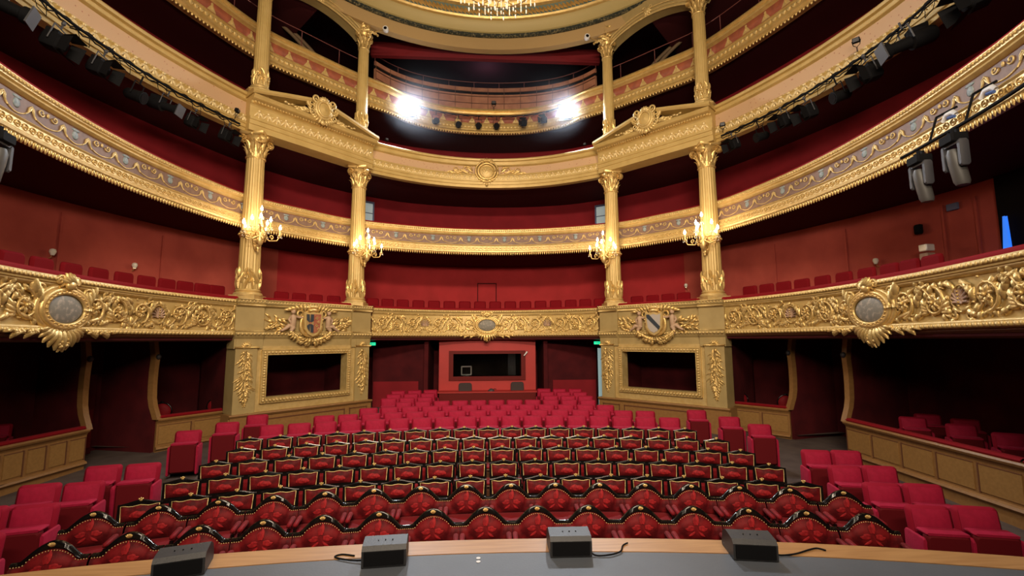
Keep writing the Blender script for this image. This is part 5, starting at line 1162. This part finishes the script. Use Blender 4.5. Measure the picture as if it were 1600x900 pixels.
# centre pipe with round spotlights, plus two bright floodlights
t = thing('lighting_pipe', 'straight black pipe in front of the top centre balcony carrying seven spotlights', 'pipe', (0, 18.3, 10.85)); lo = mkloc(t); S = C4.S(); mb = MB(); N = 24
mb.tube([S(-3.3+6.8*k/N, 10.88, .35) for k in range(N+1)], .025, 6); mesh_obj('pipe', lo(mb), 'black', t, True); mb = MB(); N = 90
mb.tube([S(-3.0+6.0*k/N, 10.85-.06*abs(sin(k*.4)), .37) for k in range(N+1)], .012, 5); mesh_obj('cable', lo(mb), 'black', t, True)
for k, (s_, kd) in enumerate(((-2.24, 'can'), (-1.22, 'can'), (-.35, 'can'), (.42, 'can'), (1.62, 'fresnel'), (2.55, 'fresnel'))): hang(kd, C4, s_, 10.84, .35, 'black spotlight on the centre pipe, %s from the left' % ORD[k+1], 'spotlights on the centre pipe', .25, 0, 1.05 if kd == 'can' else .8)
for s_ in (-3.95, 3.95): hang('small', C3, s_, 8.92, -.02, 'small dark clip light on the third balcony rail, %s end' % ('left' if s_ < 0 else 'right'), 'clip lights on the rail', 0, 0, .8)
hang('small', C4, .30, 11.35, .2, 'small black box light standing above the centre row of spotlights', None, 0, 0, 1.3)
for s_, lab in ((-3.55, 'left'), (3.75, 'right')):
    p = C4.pt(s_, .35); t = thing('bright_floodlight', 'brilliant white floodlight at the %s end of the top centre balcony' % lab, 'floodlight', (p.x, p.y, 10.6), 0); t.rotation_euler = (0, 0, (-.18 if s_ > 0 else .18))
    mb = MB(); mb.rbox((0, .10, 0), (.60, .18, .54), .18, 4); mesh_obj('housing', mb, 'black', t, True, 40); mb = MB(); mb.rbox((0, -.01, 0), (.60, .03, .54), .20, 4); mesh_obj('lens', mb, 'flood', t)
    mb = MB(); mb.tube([(-.33, .1, 0), (-.33, .1, .36), (.33, .1, .36), (.33, .1, 0)], .018, 6); mb.tube([(-.30, .02, -.34), (.30, .02, -.34)], .02, 5); mesh_obj('yoke', mb, 'grey', t)
    area('floodlight_beam', (p.x, p.y-.12, 10.6), (p.x*.3, 0, .5), .5, .45, 420, (.86, .92, 1), 110)
# moving heads on the second balcony
def proto_mover():
    t = thing('moving_head_light', '', 'moving light'); mb = MB(); mb.rbox((0, 0, -.08), (.36, .30, .16), .03, 2); mesh_obj('base', mb, 'black', t, True, 40)
    mb = MB()
    for x in (-.20, .20): mb.rbox((x, 0, -.36), (.07, .16, .46), .03, 2)
    mb.rbox((0, 0, -.17), (.44, .14, .05), .02, 2); mesh_obj('yoke', mb, 'grey', t, True, 40)
    mb = MB(); mb.lathe([(.0, -.86), (.10, -.86), (.125, -.80), (.13, -.50), (.12, -.34), (.08, -.26), (.0, -.24)], n=18); mb.v = [(x, y+.18*(z+.45)*-1, z) for x, y, z in mb.v]; mesh_obj('head', mb, 'greyhead' if 'greyhead' in M else 'grey', t, True, 40)
    mb = MB(); mb.tube([(0, 0, 0), (0, 0, .10)], .04, 8); mb.box((-.1, 0, .03), (.05, .05, .08)); mb.box((.1, 0, .03), (.05, .05, .08)); mesh_obj('clamp', mb, 'black', t); return Proto(t)
PM = proto_mover()
for s_, z, lab in ((15.15, 4.66, 'moving head light under the right second balcony, the one nearer the columns'), (15.9, 4.70, 'moving head light under the right second balcony, the one nearer the picture edge'), (-15.35, 4.62, 'moving head light under the left second balcony, cut by the picture edge')):
    p = C2.pt(s_, .38); n = C2.nrm(s_); PM.place((p.x, p.y, z), atan2(n.y, n.x)+pi/2, lab, 'moving head lights', (.80, .80, .92))
t = thing('lighting_pipe', 'short dark pipe holding two moving head lights at right', 'pipe', (*C2.pt(15.8, .38), 4.75)); lo = mkloc(t); S = C2.S(); mb = MB(); mb.tube([S(14.7+2.6*k/10, 4.80, .36) for k in range(11)], .026, 6); mesh_obj('pipe', lo(mb), 'black', t, True)
for s_ in (15.5, 16.25):
    t = thing('pipe_hanger', 'white and blue hook hanger over the right second balcony front, %s' % ('nearer the columns' if s_ < 16 else 'nearer the picture edge'), 'hanger', (*C2.pt(s_, .1), 5.2), 0, 'pipe hangers'); lo = mkloc(t)
    mb = MB(); mb.tube([S(s_-.12, 4.8, .36), S(s_-.12, 5.22, .22), S(s_-.05, 5.24, .18)], .018, 5); mb.tube([S(s_-.12, 5.22, .22), S(s_+.20, 5.24, .14)], .02, 5); mesh_obj('steel_arm', lo(mb), 'black', t)
    mb = MB(); mb.tube([S(s_-.08, 5.12, .16), S(s_+.02, 5.19, .16), S(s_+.14, 5.18, .16), S(s_+.2, 5.12, .16)], [.03, .045, .045, .03], 8); mesh_obj('wrapped_pad', lo(mb), 'white', t, True)
    mb = MB(); mb.tube([S(s_+.06, 5.12, .18), S(s_+.19, 5.09, .18)], .026, 6); mesh_obj('blue_strap', lo(mb), 'bluestrap' if 'bluestrap' in M else 'shield_blue', t)
# ================= STAGE EDGE MONITORS =================
def proto_monitor():
    t = thing('stage_monitor', '', 'loudspeaker'); w2 = .185; mb = MB()
    pr = [(-.13, 0), (-.13, .155), (-.10, .195), (.05, .215), (.13, .16), (.16, .03), (.14, 0)]      # y (towards the house), z
    mb.grid([[(x, y, z) for y, z in pr] for x in (-w2, w2)], cv=True); m = len(pr); mb.f += [tuple(range(m)), tuple(m+i for i in reversed(range(m)))]; mesh_obj('cabinet', mb, 'cab' if 'cab' in M else 'black', t, False)
    mb = MB(); mb.box((0, -.134, .085), (.33, .012, .13)); mesh_obj('rear_panel', mb, 'black', t)
    mb = MB()
    for x in (-.06, .0, .06): mb.tube([(x, -.03, .203), (x, -.028, .212)], .006, 6)
    mesh_obj('screw', mb, 'lacquer', t); return Proto(t)
M['cab'] = mat('dark_grey_cabinet_paint', (.026, .026, .028), .5, 0, (.02, .02, .022), 30, .1)
PMo = proto_monitor()
mons = [(-2.27, 3.60, .30, 'leftmost'), (-.88, 3.66, .08, 'second from the left'), (.49, 3.71, -.03, 'third from the left'), (1.83, 3.55, -.18, 'rightmost')]
for x, y, rz, d in mons:
    PMo.place((x, y, .006), rz, 'black wedge loudspeaker on the stage edge, %s of four' % d, 'wedge loudspeakers along the stage edge', (.84, .92, .70))
for (x, y), pts, lab in (((-.88, 3.6), [(.02, -.02, .05), (-.14, .02, .02), (-.26, .05, .012), (-.38, .11, .01), (-.34, .15, .01), (-.24, .12, .01)], 'thin black cable looping left from the second loudspeaker'), ((.61, 3.66), [(0, 0, .06), (.05, -.06, .012), (.16, -.07, .012), (.26, -.02, .012), (.31, .08, .012), (.36, .12, .012)], 'thin black cable curling right from the third loudspeaker'), ((1.92, 3.5), [(0, .02, .05), (.08, 0, .012), (.22, 0, .012), (.38, .06, .012), (.46, .08, .012), (.50, .04, .012)], 'thin black cable trailing right from the rightmost loudspeaker')):
    mb = MB(); P0 = [Vector(p) for p in pts]; out = []
    for i in range(len(P0)-1):
        a, b, c_, d = P0[max(i-1, 0)], P0[i], P0[i+1], P0[min(i+2, len(P0)-1)]
        for k in range(6): q = k/6; out.append(.5*((2*b)+(c_-a)*q+(2*a-5*b+4*c_-d)*q*q+(3*b-a-3*c_+d)*q**3))
    mb.tube(out+[P0[-1]], .006, 6); o = mesh_obj('speaker_cable', mb, 'black', None, True); o.location = (x, y, 0); tag(o, lab, 'cable')
for k, (x, y) in enumerate(((-.20, 3.63), (-.20, 3.575))):
    mb = MB(); mb.lathe([(.0, .001), (.016, .001), (.016, .004), (.0, .004)], n=12); o = mesh_obj('floor_mark', mb, 'white', None); o.location = (x, y, .001); tag(o, 'small white round mark on the grey stage, %s' % ('the one nearer the oak edge', 'the one nearer the camera')[k], 'floor mark', 'white marks on the stage')
# ================= SMALL FITTINGS =================
for sg in (-1, 1):
    t = thing('ceiling_camera', 'white round camera on a bracket beside the %s inner upper capital' % SIDE[sg], 'camera', (sg*3.6, 15.5, 12.53)); mb = MB(); mb.lathe([(.0, -.09), (.08, -.09), (.10, -.05), (.10, .07), (.085, .09), (.06, .09)], n=16); mb.v = [(x, -z, y) for x, y, z in mb.v]; mesh_obj('body', mb, 'white', t, True, 50)
    mb = MB(); mb.lathe([(.0, .0), (.055, .0)], n=12); mb.v = [(x, -.088, y) for x, y, z in mb.v]; mesh_obj('lens', mb, 'lacquer', t); mb = MB(); mb.tube([(sg*.08, .02, 0), (sg*.3, .15, .02), (sg*.62, .32, .05)], .022, 6); mesh_obj('bracket', mb, 'gold', t, True)
    # lit panes in the doors behind the second balcony
    s_ = sg*5.40; p = CW.pt(s_, .06); n = CW.nrm(s_); mb = MB(); mb.box((0, 0, 0), (.62, .06, 1.15)); mb.box((0, -.01, -.9), (.62, .06, .6)); o = struct('door_2', mb, 'blue_dark', label='dark framed corridor door behind the second balcony, '+SIDE[sg]); o.location = (p.x, p.y, 6.95); o.rotation_euler = (0, 0, atan2(n.y, n.x)+pi/2)
    mb = MB(); mb.box((0, -.045, 0), (.46, .02, .95)); pn = mesh_obj('pane', mb, 'win', o); mb = MB(); mb.box((0, -.06, .05), (.46, .02, .03)); mesh_obj('glazing_bar', mb, 'blue_dark', o)
for s_, z, lab in ((-15.5, 3.62, 'small glass shaded wall lamp behind the left balcony seats, nearer the picture edge'), (-13.6, 3.6, 'small lit wall lamp behind the left balcony seats, nearer the columns'), (15.42, 3.56, 'small pale wall lamp behind the right balcony seats'), (9.0, 3.6, 'small lit wall lamp by the right outer column')):
    p = CW.pt(s_, .10); n = CW.nrm(s_); t = thing('small_wall_lamp', lab, 'wall lamp', (p.x, p.y, z), atan2(n.y, n.x)+pi/2); t.scale = (.7, .7, .7); mb = MB(); mb.tube([(0, .1, -.15), (0, 0, -.12), (0, -.06, 0)], .012, 6); mesh_obj('arm', mb, 'gold', t); mb = MB(); mb.lathe([(.05, .0), (.10, .12), (.08, .20), (.03, .22)], (0, -.06, -.05), 12); mesh_obj('glass_shade', mb, 'crystal', t, True); mb = MB(); mb.ell((0, -.06, .05), (.02, .02, .03), 8, 5); mesh_obj('bulb', mb, 'bulb' if 'lit' in lab else 'white', t, True)
# centre doorway outline, wall battens, notice and dark opening at the right
p = CW.pt(.05, .02); mb = MB()
for a in ((-.44, -.40, -1.75, .55), (.40, .44, -1.75, .55), (-.44, .44, .51, .55)): mb.bbox(a[0], a[1], -.03, .03, a[2], a[3])
o = struct('door_3', mb, 'darkred', label='plain red door in the centre of the first balcony wall'); o.location = (p.x, p.y, 3.65)
def on_wall(name, mb, m, s_, z, w_=.03, label=None, st=True):
    p = CW.pt(s_, w_); n = CW.nrm(s_)
    o = struct(name, mb, m, label=label) if st else mesh_obj(name, mb, m); o.location = (p.x, p.y, z); o.rotation_euler = (0, 0, atan2(n.y, n.x)+pi/2); return o
for s_ in (16.97, 17.64, -15.3, 12.4, 14.6, -12.8): mb = MB(); mb.bbox(-.025, .025, -.02, .02, -1.2, .85); on_wall('trim_8', mb, 'sidewall', s_, 3.8, .03, 'narrow vertical batten on the first balcony wall')
mb = MB(); mb.rbox((0, 0, 0), (.26, .05, .16), .02); o = on_wall('wall_notice', mb, 'blue_dark', 17.2, 4.55, .05, None, False); tag(o, 'small dark green sign high on the right balcony wall', 'sign')
mb = MB(); mb.rbox((0, 0, .1), (.18, .12, .24), .04); o = on_wall('wall_speaker', mb, 'black', 16.47, 4.10, .10, None, False); tag(o, 'small dark loudspeaker on the right balcony wall', 'loudspeaker')
t = thing('glass_display_box', 'small pale stacked box at the end of the right balcony seats', 'box', (*CW.pt(16.9, .5), 3.35)); mb = MB(); mb.rbox((0, 0, .1), (.22, .2, .16), .02); mb2 = MB(); mb2.rbox((0, 0, .30), (.22, .2, .16), .02); mesh_obj('lower_box', mb, 'shellpink', t); mesh_obj('upper_box', mb2, 'crystal', t)
mb = MB(); mb.bbox(-.5, 1.3, -.03, .06, -1.9, 1.1); on_wall('door_4', mb, 'void', 18.6, 4.0, .08, 'dark curtained opening at the right end of the first balcony')
mb = MB(); mb.add([(-.08, -.05, -1.2), (.14, -.05, -1.2), (.10, -.05, .28), (.05, -.05, .28)], [(0, 1, 2, 3)]); mb.add([(-.08, 0, -1.2), (.14, 0, -1.2), (.10, 0, .28), (.05, 0, .28)], [(3, 2, 1, 0)]); on_wall('window_1', mb, 'bluelamp', 18.24, 3.75, .2, 'narrow blue lit gap beside the dark opening')

# ================= HAZE volume round the two floodlights, added also to imitate their lens glare =================
hz = bpy.data.materials.new('thin_haze_and_glare'); hz.use_nodes = True; nt = hz.node_tree; nt.nodes.clear()
o_ = nt.nodes.new('ShaderNodeOutputMaterial'); vs = nt.nodes.new('ShaderNodeVolumeScatter'); vs.inputs['Density'].default_value = .016; vs.inputs['Anisotropy'].default_value = .55; vs.inputs['Color'].default_value = (.85, .9, 1, 1)
nt.links.new(vs.outputs[0], o_.inputs['Volume']); M['haze'] = hz
mb = MB(); mb.ell((0, 0, 0), (4.9, 2.2, 2.3), 24, 14); o = mesh_obj('haze_and_glare', mb, 'haze', None); o.location = (0, 17.6, 10.9); tag(o, 'thin bluish haze and lens glare round the two bright floodlights under the ceiling ring', 'haze'); o['kind'] = 'stuff'
